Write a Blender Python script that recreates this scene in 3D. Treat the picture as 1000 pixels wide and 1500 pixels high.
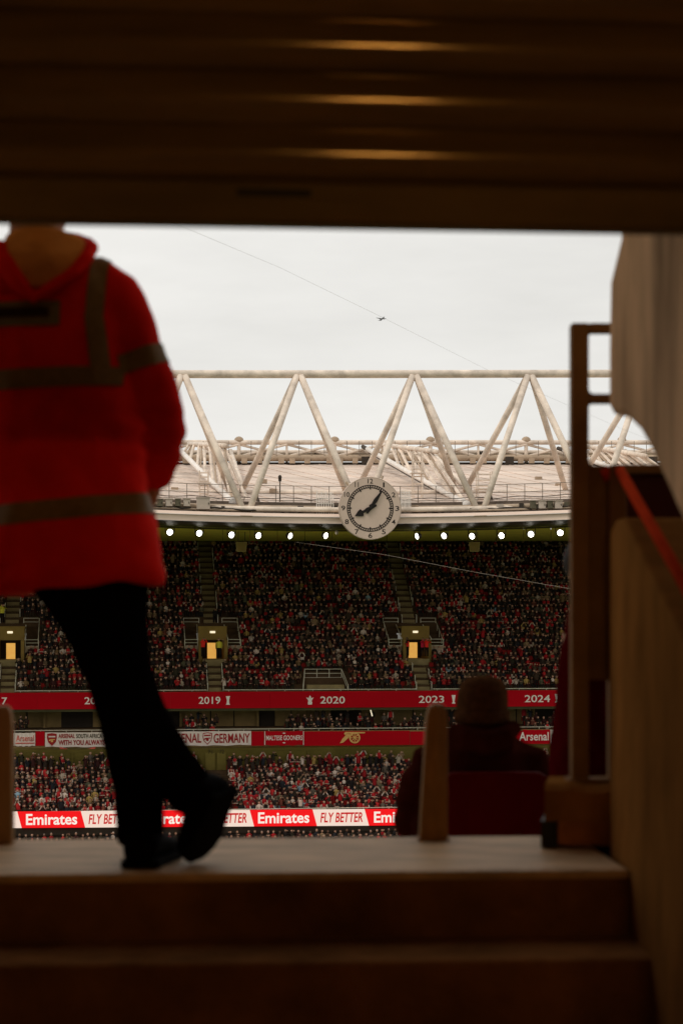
import bpy, bmesh, math, random
import numpy as np
from mathutils import Vector, Matrix, noise

for o in list(bpy.data.objects):
    bpy.data.objects.remove(o)
SC = bpy.context.scene
COL = SC.collection
R = math.radians
rng = random.Random(11)

# ------------------------------------------------------------------ camera
F, HZ = 2800.0, 900.0          # focal length and horizon row, in pixels of the 1000 x 1500 photograph
cam_d = bpy.data.cameras.new('camera')
cam_d.sensor_width = 36.0
cam_d.lens = F / 1500.0 * 36.0
cam_d.shift_y = (HZ - 750.0) / 1500.0
cam_d.clip_start = 0.05
cam_d.clip_end = 40000.0
cam_d.dof.use_dof = True
cam_d.dof.focus_distance = 168.0
cam_d.dof.aperture_fstop = 4.3
cam = bpy.data.objects.new('camera', cam_d)
cam.rotation_euler = (R(90), 0, 0)
COL.objects.link(cam)
SC.camera = cam

# ------------------------------------------------------------------ sky and sun
SUN_EL, SUN_ROT = R(52), R(235)
world = bpy.data.worlds.new('World')
SC.world = world
world.use_nodes = True
wn, wl = world.node_tree.nodes, world.node_tree.links
wn.clear()
w_out = wn.new('ShaderNodeOutputWorld')
w_bg = wn.new('ShaderNodeBackground')
w_bg.inputs['Strength'].default_value = 0.1
w_sky = wn.new('ShaderNodeTexSky')
w_sky.sky_type = 'NISHITA'
w_sky.sun_disc = False
w_sky.sun_elevation = SUN_EL
w_sky.sun_rotation = SUN_ROT
w_sky.air_density = 1.0
w_sky.dust_density = 4.0
w_tc = wn.new('ShaderNodeTexCoord')
w_map = wn.new('ShaderNodeMapping')
w_map.inputs['Scale'].default_value = (2.2, 2.2, 9.0)
w_no = wn.new('ShaderNodeTexNoise')
w_no.inputs['Scale'].default_value = 1.6
w_no.inputs['Detail'].default_value = 6.0
w_no.inputs['Roughness'].default_value = 0.55
w_ramp = wn.new('ShaderNodeValToRGB')
w_ramp.color_ramp.elements[0].position = 0.3
w_ramp.color_ramp.elements[0].color = (7.5, 7.38, 7.05, 1)
w_ramp.color_ramp.elements[1].position = 0.72
w_ramp.color_ramp.elements[1].color = (9.4, 9.25, 8.85, 1)
w_mix = wn.new('ShaderNodeMixRGB')
w_mix.inputs[0].default_value = 0.97          # closed cloud cover
wl.new(w_tc.outputs['Generated'], w_map.inputs['Vector'])
wl.new(w_map.outputs['Vector'], w_no.inputs['Vector'])
wl.new(w_no.outputs['Fac'], w_ramp.inputs['Fac'])
wl.new(w_sky.outputs['Color'], w_mix.inputs[1])
wl.new(w_ramp.outputs['Color'], w_mix.inputs[2])
wl.new(w_mix.outputs['Color'], w_bg.inputs['Color'])
wl.new(w_bg.outputs['Background'], w_out.inputs['Surface'])

sun_d = bpy.data.lights.new('sun', 'SUN')
sun_d.energy = 1.3
sun_d.angle = R(18)
sun_d.color = (1.0, 0.95, 0.87)
sun = bpy.data.objects.new('sun', sun_d)
# light travels from behind the photographer's right shoulder, high up
sd = Vector((math.sin(SUN_ROT) * math.cos(SUN_EL), math.cos(SUN_ROT) * math.cos(SUN_EL), math.sin(SUN_EL)))
sun.rotation_euler = sd.to_track_quat('Z', 'Y').to_euler()
sun.location = (0, -40, 80)
COL.objects.link(sun)

SC.view_settings.view_transform = 'Standard'
SC.view_settings.look = 'None'
SC.view_settings.exposure = 0.0
SC.view_settings.gamma = 1.0
SC.view_settings.use_curve_mapping = False
SC.render.engine = 'CYCLES'
SC.cycles.use_denoising = True
SC.cycles.max_bounces = 7
SC.cycles.diffuse_bounces = 4
SC.cycles.glossy_bounces = 3
SC.cycles.sample_clamp_indirect = 6.0

# ------------------------------------------------------------------ materials
def mat(name, col, rough=0.65, var=0.18, scale=6.0, bump=0.0, metallic=0.0, spec=0.22, streak=None, detail=5.0,
        emit=None, estr=0.0, sheen=0.0, bscale=None):
    m = bpy.data.materials.new(name)
    m.use_nodes = True
    n, l = m.node_tree.nodes, m.node_tree.links
    b = n['Principled BSDF']
    b.inputs['Roughness'].default_value = rough
    b.inputs['Metallic'].default_value = metallic
    b.inputs['Specular IOR Level'].default_value = spec
    if sheen:
        b.inputs['Sheen Weight'].default_value = sheen
    tc = n.new('ShaderNodeTexCoord')
    mp = n.new('ShaderNodeMapping')
    if streak:
        mp.inputs['Scale'].default_value = streak
    no = n.new('ShaderNodeTexNoise')
    no.inputs['Scale'].default_value = scale
    no.inputs['Detail'].default_value = detail
    no.inputs['Roughness'].default_value = 0.6
    l.new(tc.outputs['Object'], mp.inputs['Vector'])
    l.new(mp.outputs['Vector'], no.inputs['Vector'])
    rp = n.new('ShaderNodeMapRange')
    rp.inputs['From Min'].default_value = 0.28
    rp.inputs['From Max'].default_value = 0.72
    rp.inputs['To Min'].default_value = 1.0 - var
    rp.inputs['To Max'].default_value = 1.0 + var
    l.new(no.outputs['Fac'], rp.inputs['Value'])
    mx = n.new('ShaderNodeMixRGB')
    mx.blend_type = 'MULTIPLY'
    mx.inputs[0].default_value = 1.0
    mx.inputs[1].default_value = (*col, 1)
    l.new(rp.outputs['Result'], mx.inputs[2])
    l.new(mx.outputs['Color'], b.inputs['Base Color'])
    if bump:
        bp = n.new('ShaderNodeBump')
        bp.inputs['Strength'].default_value = bump
        bp.inputs['Distance'].default_value = 0.02
        nb = no
        if bscale:
            nb = n.new('ShaderNodeTexNoise')
            nb.inputs['Scale'].default_value = bscale
            nb.inputs['Detail'].default_value = 4.0
            l.new(mp.outputs['Vector'], nb.inputs['Vector'])
        l.new(nb.outputs['Fac'], bp.inputs['Height'])
        l.new(bp.outputs['Normal'], b.inputs['Normal'])
    if emit:
        b.inputs['Emission Color'].default_value = (*emit, 1)
        b.inputs['Emission Strength'].default_value = estr
    return m

def attr_mat(name, rough=0.85):
    m = bpy.data.materials.new(name)
    m.use_nodes = True
    n, l = m.node_tree.nodes, m.node_tree.links
    b = n['Principled BSDF']
    b.inputs['Roughness'].default_value = rough
    b.inputs['Specular IOR Level'].default_value = 0.2
    a = n.new('ShaderNodeAttribute')
    a.attribute_name = 'Col'
    tc = n.new('ShaderNodeTexCoord')
    no = n.new('ShaderNodeTexNoise')
    no.inputs['Scale'].default_value = 14.0
    rp = n.new('ShaderNodeMapRange')
    rp.inputs['To Min'].default_value = 0.75
    rp.inputs['To Max'].default_value = 1.25
    mx = n.new('ShaderNodeMixRGB')
    mx.blend_type = 'MULTIPLY'
    mx.inputs[0].default_value = 1.0
    l.new(tc.outputs['Object'], no.inputs['Vector'])
    l.new(no.outputs['Fac'], rp.inputs['Value'])
    l.new(a.outputs['Color'], mx.inputs[1])
    l.new(rp.outputs['Result'], mx.inputs[2])
    l.new(mx.outputs['Color'], b.inputs['Base Color'])
    return m

M = {}
# concourse and vomitory
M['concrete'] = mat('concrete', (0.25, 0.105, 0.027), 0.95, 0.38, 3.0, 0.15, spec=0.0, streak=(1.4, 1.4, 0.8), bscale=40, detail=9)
M['lit_stained_concrete'] = mat('lit_stained_concrete', (0.60, 0.375, 0.215), 0.95, 0.62, 2.4, 0.06, spec=0.0, streak=(1.5, 1.5, 0.5), bscale=50, detail=9)  # stains, plus the daylight on this wall put into a lighter colour
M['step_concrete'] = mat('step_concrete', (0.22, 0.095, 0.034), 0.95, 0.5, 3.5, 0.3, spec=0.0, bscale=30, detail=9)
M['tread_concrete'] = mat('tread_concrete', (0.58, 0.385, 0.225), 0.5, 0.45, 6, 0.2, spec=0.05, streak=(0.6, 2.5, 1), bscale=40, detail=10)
M['bounce_render'] = mat('bounce_concrete', (0.52, 0.37, 0.22), 0.8, 0.15, 1.0)  # pale so the near stand and lintel bounce sky light onto the coat
M['bounce_wall'] = mat('pale_bounce_wall', (0.66, 0.47, 0.27), 0.8, 0.1, 1.5)  # unseen walls kept pale to bounce lamp light onto the jacket
M['floor'] = mat('concourse_floor', (0.38, 0.27, 0.17), 0.6, 0.25, 2, 0.15, bscale=40)
M['ceiling'] = mat('concourse_ceiling', (0.45, 0.33, 0.2), 0.8, 0.2, 2)
M['shutter'] = mat('shutter_metal', (0.20, 0.120, 0.040), 0.11, 0.35, 2.0, 0.0, metallic=0.3, spec=0.4, streak=(0.6, 3, 9))
M['shutter_bar'] = mat('shutter_bar', (0.16, 0.098, 0.032), 0.5, 0.35, 3.0, 0.1, spec=0.10, streak=(0.5, 2, 2), bscale=30)
M['slot'] = mat('dark_slot', (0.02, 0.016, 0.012), 0.6)
M['cream_steel'] = mat('cream_painted_steel', (0.30, 0.145, 0.04), 0.6, 0.25, 8, 0.05, spec=0.08, streak=(3, 3, 1))
M['brown_steel'] = mat('brown_painted_steel', (0.27, 0.140, 0.055), 0.7, 0.22, 7, spec=0.03)
M['rail_red'] = mat('red_handrail_paint', (0.62, 0.055, 0.016), 0.9, 0.15, 9, spec=0.0)
M['maroon'] = mat('maroon_panel', (0.06, 0.008, 0.008), 0.6, 0.2, 6)
M['rust'] = mat('rust_orange_base', (0.34, 0.12, 0.035), 0.7, 0.3, 14)
M['seat_red'] = mat('red_seat_plastic', (0.13, 0.004, 0.004), 0.7, 0.1, 6, spec=0.05)
M['jacket'] = mat('red_jacket_fabric', (0.84, 0.014, 0.005), 0.85, 0.18, 4, 0.3, spec=0.02, bscale=14)
M['lining'] = mat('brown_hood_lining', (0.62, 0.22, 0.05), 0.9, 0.15, 12, 0.3, spec=0.0, bscale=30)
M['reflective'] = mat('reflective_tape', (0.22, 0.125, 0.045), 0.6, 0.15, 60, spec=0.06)
M['patch'] = mat('back_patch', (0.19, 0.125, 0.05), 0.6, 0.15, 30)
M['print'] = mat('faded_dark_print', (0.045, 0.022, 0.010), 0.9, 0.3, 30, spec=0.0)
M['black_cloth'] = mat('black_trousers', (0.004, 0.003, 0.003), 1.0, 0.2, 10, 0.3, spec=0.0, bscale=12)
M['black_leather'] = mat('black_shoe', (0.004, 0.003, 0.003), 0.8, 0.2, 10, spec=0.03)
M['skin'] = mat('skin', (0.50, 0.24, 0.13), 0.7, 0.12, 10, spec=0.1)
M['hair'] = mat('dark_hair', (0.03, 0.018, 0.012), 0.7, 0.3, 40, 0.4, bscale=90)
M['eye'] = mat('eye', (0.5, 0.48, 0.45), 0.2, 0.05)
M['beanie'] = mat('brown_knit_hat', (0.085, 0.036, 0.015), 1.0, 0.35, 40, 0.5, spec=0.0, bscale=120)
M['fan_coat'] = mat('dark_padded_coat', (0.050, 0.010, 0.006), 1.0, 0.35, 9, 0.4, spec=0.0, bscale=14)
M['wine_coat'] = mat('wine_red_coat', (0.07, 0.003, 0.004), 1.0, 0.2, 9, 0.3, spec=0.0, bscale=14)
M['tube'] = mat('warm_lamp_tube', (1, 0.8, 0.5), 0.4, 0.0, emit=(1.0, 0.56, 0.16), estr=190.0)
M['lamp_body'] = mat('lamp_housing', (0.6, 0.58, 0.52), 0.4, 0.05)
# stadium
M['truss'] = mat('truss_paint', (0.72, 0.605, 0.50), 0.5, 0.34, 0.8, 0.0, detail=9)
M['truss_white'] = mat('white_truss_paint', (0.84, 0.78, 0.72), 0.45, 0.14, 1.2)
M['roof'] = mat('roof_membrane', (0.65, 0.525, 0.44), 0.6, 0.30, 0.4, 0.0, streak=(0.5, 0.9, 1), detail=10)
M['fascia'] = mat('lip_fascia', (0.68, 0.525, 0.425), 0.5, 0.18, 0.5, streak=(0.4, 0.4, 3), detail=8)
M['walkway'] = mat('roof_walkway', (0.13, 0.095, 0.07), 0.7, 0.3, 1.5)
M['pipe'] = mat('roof_pipe', (0.40, 0.30, 0.21), 0.5, 0.22, 1.2)
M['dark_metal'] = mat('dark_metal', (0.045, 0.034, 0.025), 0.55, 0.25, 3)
M['rail_grey'] = mat('roof_rail', (0.24, 0.19, 0.15), 0.5, 0.15, 3)
M['cabinet_pale'] = mat('pale_cabinet', (0.48, 0.40, 0.33), 0.5, 0.12, 2)
M['cabinet_dark'] = mat('dark_cabinet', (0.11, 0.095, 0.06), 0.5, 0.2, 2)
M['soffit'] = mat('olive_soffit', (0.88, 0.76, 0.15), 0.6, 0.12, 0.6)
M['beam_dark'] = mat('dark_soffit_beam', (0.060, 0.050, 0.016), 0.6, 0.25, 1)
M['flood'] = mat('lit_floodlight', (1, 1, 1), 0.3, 0.0, emit=(1.0, 0.94, 0.82), estr=9.0)
M['speaker'] = mat('tan_speaker', (0.36, 0.27, 0.12), 0.6, 0.15, 2)
M['clock_face'] = mat('clock_face', (0.60, 0.455, 0.37), 0.6, 0.06, 0.7)
M['clock_rim'] = mat('clock_rim', (0.54, 0.42, 0.34), 0.6, 0.08, 1)
M['clock_black'] = mat('clock_black', (0.012, 0.008, 0.006), 0.4, 0.1)
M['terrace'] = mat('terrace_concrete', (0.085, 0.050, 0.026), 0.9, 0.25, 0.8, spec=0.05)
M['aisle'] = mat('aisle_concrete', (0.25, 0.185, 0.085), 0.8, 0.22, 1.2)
M['edge_white'] = mat('white_step_rail', (0.62, 0.56, 0.44), 0.5, 0.15, 2)
M['vom_wall'] = mat('vomitory_wall', (0.25, 0.16, 0.045), 0.7, 0.15, 0.8, spec=0.05)
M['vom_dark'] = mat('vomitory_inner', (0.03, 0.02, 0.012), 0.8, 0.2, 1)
M['vom_panel'] = mat('pale_barrier_panel', (0.45, 0.33, 0.22), 0.6, 0.12, 1.5)
M['vom_glow'] = mat('lit_doorway', (0.7, 0.45, 0.15), 0.5, 0.3, 1.2, emit=(1.0, 0.50, 0.10), estr=0.62)
M['exit_glow'] = mat('lit_exit_sign', (0.9, 0.85, 0.7), 0.5, 0.0, emit=(1.0, 0.86, 0.58), estr=0.85)
M['banner_red'] = mat('red_banner', (0.46, 0.003, 0.010), 0.7, 0.1, 0.4, spec=0.05, streak=(0.3, 0.3, 1))
M['banner_white'] = mat('white_banner', (0.78, 0.66, 0.58), 0.6, 0.07, 1.5)
M['letter_white'] = mat('white_lettering', (0.90, 0.80, 0.72), 0.5, 0.04)
M['letter_red'] = mat('red_lettering', (0.34, 0.012, 0.012), 0.5, 0.06)
M['letter_dark'] = mat('dark_lettering', (0.05, 0.035, 0.01), 0.5, 0.06)
M['gold'] = mat('gold_emblem', (0.75, 0.42, 0.13), 0.45, 0.12, 3)
M['club_wall'] = mat('club_wall', (0.24, 0.155, 0.055), 0.7, 0.2, 0.8)
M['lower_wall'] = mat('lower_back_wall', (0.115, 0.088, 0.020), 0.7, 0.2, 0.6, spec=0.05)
M['lower_door'] = mat('olive_door', (0.16, 0.122, 0.030), 0.6, 0.1, 1, spec=0.05)
M['led_red'] = mat('led_red', (0.2, 0.0, 0.0), 0.4, 0.0, emit=(0.86, 0.006, 0.010), estr=0.92)
M['led_white'] = mat('led_white', (0.08, 0.08, 0.08), 0.5, 0.0, emit=(1.0, 0.77, 0.64), estr=0.86)
M['led_text_white'] = mat('led_text_white', (0.08, 0.08, 0.08), 0.4, 0.0, emit=(1.0, 0.86, 0.76), estr=0.9)
M['led_text_red'] = mat('led_text_red', (0.2, 0.0, 0.0), 0.4, 0.0, emit=(0.50, 0.006, 0.008), estr=0.9)
M['bunting'] = mat('red_white_flag', (0.55, 0.09, 0.06), 0.7, 0.6, 2.2)
M['far_seat'] = mat('far_red_seat', (0.22, 0.010, 0.008), 0.6, 0.2, 2, spec=0.1)
M['grass'] = mat('pitch_grass', (0.13, 0.18, 0.05), 0.9, 0.2, 0.3)
M['ground'] = mat('ground', (0.09, 0.085, 0.075), 0.9, 0.3, 0.02)
M['plane'] = mat('aircraft_skin', (0.30, 0.30, 0.31), 0.5, 0.05)
M['cable'] = mat('steel_cable', (0.55, 0.52, 0.48), 0.6, 0.1)
M['cable_pale'] = mat('pale_cable', (0.40, 0.33, 0.27), 0.6, 0.1)
M['crowd'] = attr_mat('crowd_clothing')

# ------------------------------------------------------------------ object helpers
def tag(o, label=None, cat=None, group=None, kind=None):
    if label: o['label'] = label
    if cat: o['category'] = cat
    if group: o['group'] = group
    if kind: o['kind'] = kind
    return o

def empty(name, loc, label, cat, group=None, rz=0.0):
    o = bpy.data.objects.new(name, None)
    o.location = loc
    o.rotation_euler = (0, 0, rz)
    o.empty_display_size = 0.2
    COL.objects.link(o)
    return tag(o, label, cat, group)

class MB:
    """collects shapes; build() links them as one mesh object"""
    def __init__(s):
        s.v, s.f = [], []
    def add(s, vs, fs):
        k = len(s.v)
        s.v += [tuple(p) for p in vs]
        s.f += [tuple(i + k for i in f) for f in fs]
        return s
    def box(s, p0, p1):
        (a, b, c), (d, e, f) = p0, p1
        v = [(a, b, c), (d, b, c), (d, e, c), (a, e, c), (a, b, f), (d, b, f), (d, e, f), (a, e, f)]
        return s.hexa(v)
    def hexa(s, v):
        return s.add(v, [(0, 3, 2, 1), (4, 5, 6, 7), (0, 1, 5, 4), (1, 2, 6, 5), (2, 3, 7, 6), (3, 0, 4, 7)])
    def obox(s, fn, lo, hi):
        (a, b, c), (d, e, f) = lo, hi
        return s.hexa([fn(*p) for p in [(a, b, c), (d, b, c), (d, e, c), (a, e, c), (a, b, f), (d, b, f), (d, e, f), (a, e, f)]])
    def tube(s, p0, p1, r0, r1=None, n=8):
        return s.path([p0, p1], [r0, r0 if r1 is None else r1], n)
    def path(s, pts, rs, n=8, cap=True):
        pts = [Vector(p) for p in pts]
        if not hasattr(rs, '__len__'):
            rs = [rs] * len(pts)
        rings = []
        ref = None
        for i, p in enumerate(pts):
            d = (pts[min(i + 1, len(pts) - 1)] - pts[max(i - 1, 0)]).normalized()
            if ref is None:
                ref = d.orthogonal().normalized()
            ref = (ref - d * ref.dot(d))
            ref = ref.normalized() if ref.length > 1e-6 else d.orthogonal().normalized()
            q = d.cross(ref)
            rings.append([p + (ref * math.cos(2 * math.pi * k / n) + q * math.sin(2 * math.pi * k / n)) * rs[i] for k in range(n)])
        return s.loft(rings, cap)
    def loft(s, rings, cap=True):
        n = len(rings[0])
        vs = [p for r in rings for p in r]
        fs = []
        for i in range(len(rings) - 1):
            for k in range(n):
                a, b = i * n + k, i * n + (k + 1) % n
                fs.append((a, b, b + n, a + n))
        if cap:
            fs.append(tuple(reversed(range(n))))
            fs.append(tuple((len(rings) - 1) * n + k for k in range(n)))
        return s.add(vs, fs)
    def ell(s, c, r, nu=16, nv=10, rot=None):
        c = Vector(c)
        rings = []
        for j in range(nv + 1):
            t = math.pi * min(max(j / nv, 0.012), 0.988)
            ring = []
            for k in range(nu):
                a = 2 * math.pi * k / nu
                p = Vector((r[0] * math.sin(t) * math.cos(a), r[1] * math.sin(t) * math.sin(a), -r[2] * math.cos(t)))
                if rot: p = rot @ p
                ring.append(c + p)
            rings.append(ring)
        return s.loft(rings)
    def prism(s, poly, fn0, fn1):
        """poly 2D outline; fn0/fn1 map a 2D point to the front / back 3D point"""
        n = len(poly)
        vs = [fn0(*p) for p in poly] + [fn1(*p) for p in poly]
        fs = [tuple(range(n)), tuple(reversed(range(n, 2 * n)))]
        fs += [(k, k + n, (k + 1) % n + n, (k + 1) % n) for k in range(n)]
        return s.add(vs, fs)
    def mesh(s, name):
        me = bpy.data.meshes.new(name)
        me.from_pydata(s.v, [], s.f)
        me.update()
        return me
    def build(s, name, m, parent=None, smooth=False, fixn=True, bevel=0.0):
        me = s.mesh(name)
        if fixn:
            bm = bmesh.new(); bm.from_mesh(me)
            bmesh.ops.recalc_face_normals(bm, faces=bm.faces)
            if bevel:
                bmesh.ops.bevel(bm, geom=bm.edges[:], offset=bevel, segments=2, affect='EDGES', profile=0.5)
            bm.to_mesh(me); bm.free()
        return link(name, me, m, parent, smooth)

def link(name, me, m, parent=None, smooth=False):
    if m is not None and not me.materials:
        me.materials.append(m)
    if smooth:
        me.polygons.foreach_set('use_smooth', [True] * len(me.polygons))
    o = bpy.data.objects.new(name, me)
    COL.objects.link(o)
    if parent is not None:
        adopt(o, parent)
    return o

def adopt(o, parent):
    o.parent = parent
    # meshes are written in world space: undo the placement of the Empty above
    if parent.parent is None and parent.type == 'EMPTY':
        o.matrix_parent_inverse = Matrix.LocRotScale(parent.location, parent.rotation_euler, parent.scale).inverted()

SCRATCH = bpy.data.scenes.new('scratch')
def eval_mesh(o):
    with bpy.context.temp_override(scene=SCRATCH, view_layer=SCRATCH.view_layers[0]):
        dg = bpy.context.evaluated_depsgraph_get()
        dg.update()
        return bpy.data.meshes.new_from_object(o.evaluated_get(dg))

def fused(mb, voxel, smooth_it=6, wrinkle=None):
    """voxel-fuses the collected shapes into one continuous skin"""
    me = mb.mesh('tmp')
    bm = bmesh.new(); bm.from_mesh(me)
    bmesh.ops.recalc_face_normals(bm, faces=bm.faces)
    bm.to_mesh(me); bm.free()
    o = bpy.data.objects.new('tmp', me); SCRATCH.collection.objects.link(o)
    md = o.modifiers.new('r', 'REMESH'); md.mode = 'VOXEL'; md.voxel_size = voxel; md.use_smooth_shade = True
    if smooth_it:
        sm = o.modifiers.new('s', 'SMOOTH'); sm.iterations = smooth_it; sm.factor = 0.5
    out = eval_mesh(o)
    bpy.data.objects.remove(o)
    if wrinkle:
        n = len(out.vertices)
        co = np.empty(n * 3, dtype=np.float32); no = np.empty(n * 3, dtype=np.float32)
        out.vertices.foreach_get('co', co); out.vertices.foreach_get('normal', no)
        co, no = co.reshape(-1, 3), no.reshape(-1, 3)
        amp = np.array([wrinkle(Vector(c)) for c in co.tolist()], dtype=np.float32)
        out.vertices.foreach_set('co', (co + no * amp[:, None]).ravel())
        out.update()
    out.materials.clear()
    return out

def P(x, y, Y):
    return Vector(((x - 500.0) * Y / F, Y, (HZ - y) * Y / F))

def text_mesh(s, w, h, bold=0.0, shear=0.0, depth=0.02):
    """lettering of width w and height h, centred at 0, lying in XZ and facing -Y"""
    cu = bpy.data.curves.new('t', 'FONT')
    cu.body = s; cu.offset = bold; cu.shear = shear; cu.resolution_u = 3
    o = bpy.data.objects.new('t', cu); SCRATCH.collection.objects.link(o)
    me = eval_mesh(o)
    bpy.data.objects.remove(o); bpy.data.curves.remove(cu)
    xs = [v.co.x for v in me.vertices]; ys = [v.co.y for v in me.vertices]
    cx, cy = (min(xs) + max(xs)) / 2, (min(ys) + max(ys)) / 2
    sx = w / (max(xs) - min(xs)); sy = h / (max(ys) - min(ys))
    mb = MB()
    vs = [((v.co.x - cx) * sx, (v.co.y - cy) * sy) for v in me.vertices]
    mb.add([(x, 0, z) for x, z in vs], [tuple(p.vertices) for p in me.polygons])
    bpy.data.meshes.remove(me)
    return mb

# ================================================================== FAR STAND
TH = R(7.0)
CU, SU = math.cos(TH), math.sin(TH)
Y0 = 178.0
def S(u, v, z):
    """stand frame: u along the rows, v back from the front of the upper tier, z up from the lens"""
    return Vector((u * CU - v * SU, Y0 + u * SU + v * CU, z))
def U_of(x, v):
    k = (x - 500.0) / F
    return (k * (Y0 + v * CU) + v * SU) / (CU - k * SU)
def SZ(x, y, v):
    u = U_of(x, v)
    return u, (HZ - y) * S(u, v, 0).y / F
def SP(x, y, v):
    u, z = SZ(x, y, v)
    return S(u, v, z)
def proj(p):
    return 500 + F * p[0] / p[1], HZ - F * p[2] / p[1]

# ------------------------------------------------------------------ ground
g = MB().add([(-15000, -15000, -21.6), (15000, -15000, -21.6), (15000, 15000, -21.6), (-15000, 15000, -21.6)], [(0, 1, 2, 3)])
tag(g.build('ground', M['ground'], fixn=False), kind='structure')
g = MB().add([(-60, 14, -21.2), (60, 14, -21.2), (60, 157, -21.2), (-60, 157, -21.2)], [(0, 1, 2, 3)])
tag(g.build('pitch', M['grass'], fixn=False), kind='structure')

# ------------------------------------------------------------------ upper tier
UL, UR = -46.0, 42.0
NR, PITCH, RISE, Z0 = 27, 0.8, 0.57, -7.1
AISLES = [U_of(11, 0), U_of(316, 0), U_of(621, 0), U_of(926, 0)]
VOM_HALF = 1.4
upper = empty('upper_stand', S(0, 0, -8.7), 'dark stepped upper stand packed with people under the roof', 'stand')
def spans(row):
    """tread intervals of a row, left open where a vomitory mouth cuts through"""
    if not 5 <= row <= 10:
        return [(UL, UR)]
    out, a = [], UL
    for c in AISLES:
        out.append((a, c - VOM_HALF)); a = c + VOM_HALF
    out.append((a, UR))
    return [(p, q) for p, q in out if q > p]
mb = MB()
for i in range(NR):
    z = Z0 + RISE * i
    for a, b in spans(i):
        mb.obox(S, (a, PITCH * i, z - 1.0), (b, PITCH * (i + 1) + 0.02 * (i % 2), z))
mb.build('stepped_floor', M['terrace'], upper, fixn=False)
MB().obox(S, (UL, 21.62, 3.0), (UR, 22.1, 9.0)).build('rear_wall', M['beam_dark'], upper)
MB().obox(S, (UL, -0.32, -8.62), (UR, -0.02, -7.12)).build('front_parapet', M['club_wall'], upper)
rl = MB()
for a, b in zip([UL] + AISLES, AISLES + [UR]):
    rl.tube(S(a + 0.8, -0.18, -6.98), S(b - 0.8, -0.18, -6.98), 0.045, n=6)
    u = a + 1.2
    while u < b - 0.9:
        rl.tube(S(u, -0.18, -7.13), S(u, -0.18, -6.98), 0.03, n=5); u += 2.6
rl.build('front_rail', M['edge_white'], upper)
for c in AISLES:
    for flight in (range(0, 5), range(11, NR - 1)):
        for i in flight:
            for h in (0, 1):
                v0 = PITCH * i + 0.4 * h
                MB().obox(S, (c - 0.62, v0, Z0 + RISE * i - 0.1), (c + 0.62, v0 + 0.398, Z0 + RISE * i + 0.03 + 0.285 * h)).build('aisle_step', M['aisle'], upper, fixn=False)
    for i in range(NR - 1):
        if 4 <= i <= 10:
            continue
        z = Z0 + RISE * i
        for sgn in (-1, 1):
            if rng.random() < (0.85 if i < 5 else 0.55):
                MB().path([S(c + sgn * 0.72, PITCH * i + 0.1, z + 0.02), S(c + sgn * 0.72, PITCH * i + 0.1, z + 0.72), S(c + sgn * 0.72, PITCH * i + 0.15, z + 0.77), S(c + sgn * 0.72, PITCH * i + 0.6, z + 0.8)], 0.04, 5).build('aisle_rail', M['edge_white'], upper, fixn=False)

# vomitory mouths
ZD = -4.25
for q, c in enumerate(AISLES[:3]):
    lab = ['lit tunnel mouth in upper stand behind the steward, above a low cream post',
           'lit tunnel mouth in upper stand with a yellow-jacketed steward beside it',
           'lit tunnel mouth in upper stand with stewards in red on both sides'][q]
    vm = empty('tunnel_mouth', S(c, 4.6, ZD), lab, 'tunnel', 'tunnel mouths in the upper stand')
    def L(du, v, z, c=c): return S(c + du, v, z)
    MB().obox(L, (-1.35, 5.2, -2.42), (1.35, 5.45, -1.12)).build('header_wall', M['vom_wall'], vm)
    MB().obox(L, (-1.36, 5.46, -1.35), (1.36, 8.86, -1.16)).build('roof_slab', M['vom_wall'], vm)
    for s in (-1, 1):
        a, b = sorted((s * 1.05, s * 1.36))
        MB().obox(L, (a, 4.02, -4.8), (b, 9.2, -2.43)).build('side_wall', M['vom_wall'], vm)
        MB().tube(L(s * 1.42, 4.4, -2.35), L(s * 1.33, 8.8, -1.02), 0.05, n=6).build('wall_capping', M['edge_white'], vm)
    MB().obox(L, (-1.04, 3.2, ZD - 0.6), (1.04, 9.0, ZD + 0.02)).build('passage_floor', M['aisle'], vm)
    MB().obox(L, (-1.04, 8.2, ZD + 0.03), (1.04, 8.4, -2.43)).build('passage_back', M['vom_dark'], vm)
    gw = MB().obox(L, (-0.42, 6.6, ZD + 0.03), (0.42, 6.7, -2.72)).build('lit_door', M['vom_glow'], vm)
    MB().obox(L, (-0.25, 5.12, -1.78), (0.25, 5.18, -1.58)).build('exit_light', M['exit_glow'], vm)
    for s in (-1, 1):
        hr = MB()
        a, b = (-2.6, -1.12) if s < 0 else (1.12, 2.6)
        for z in (-1.05, -0.72, -0.36):
            hr.tube(L(a, 8.85, z), L(b, 8.85, z), 0.032, n=5)
        for u in (a, b):
            hr.tube(L(u, 8.85, -1.45), L(u, 8.85, -0.34), 0.04, n=5)
        hr.tube(L(s * 2.6, 8.85, -0.6), L(s * 2.62, 5.0, -2.35), 0.035, n=5)
        for k in range(3):
            hr.tube(L(s * 2.6, 8.0 - k * 1.3, -1.6 - 0.62 * k), L(s * 2.6, 8.0 - k * 1.3, -1.0 - 0.62 * k), 0.03, n=5)
        hr.build('upper_guard_rail', M['edge_white'], vm)
        lr = MB()
        a, b = (-2.65, -1.42) if s < 0 else (1.42, 2.65)
        for z in (-2.98, -2.68, -2.38):
            lr.tube(L(a, 4.75, z), L(b, 4.75, z), 0.032, n=5)
        for u in (a, b):
            lr.tube(L(u, 4.75, -3.6), L(u, 4.75, -2.36), 0.04, n=5)
        lr.build('lower_guard_rail', M['edge_white'], vm)
        MB().obox(L, (a, 4.62, -3.55), (b, 4.7, -3.0)).build('barrier_panel', M['vom_panel'], vm)

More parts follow.
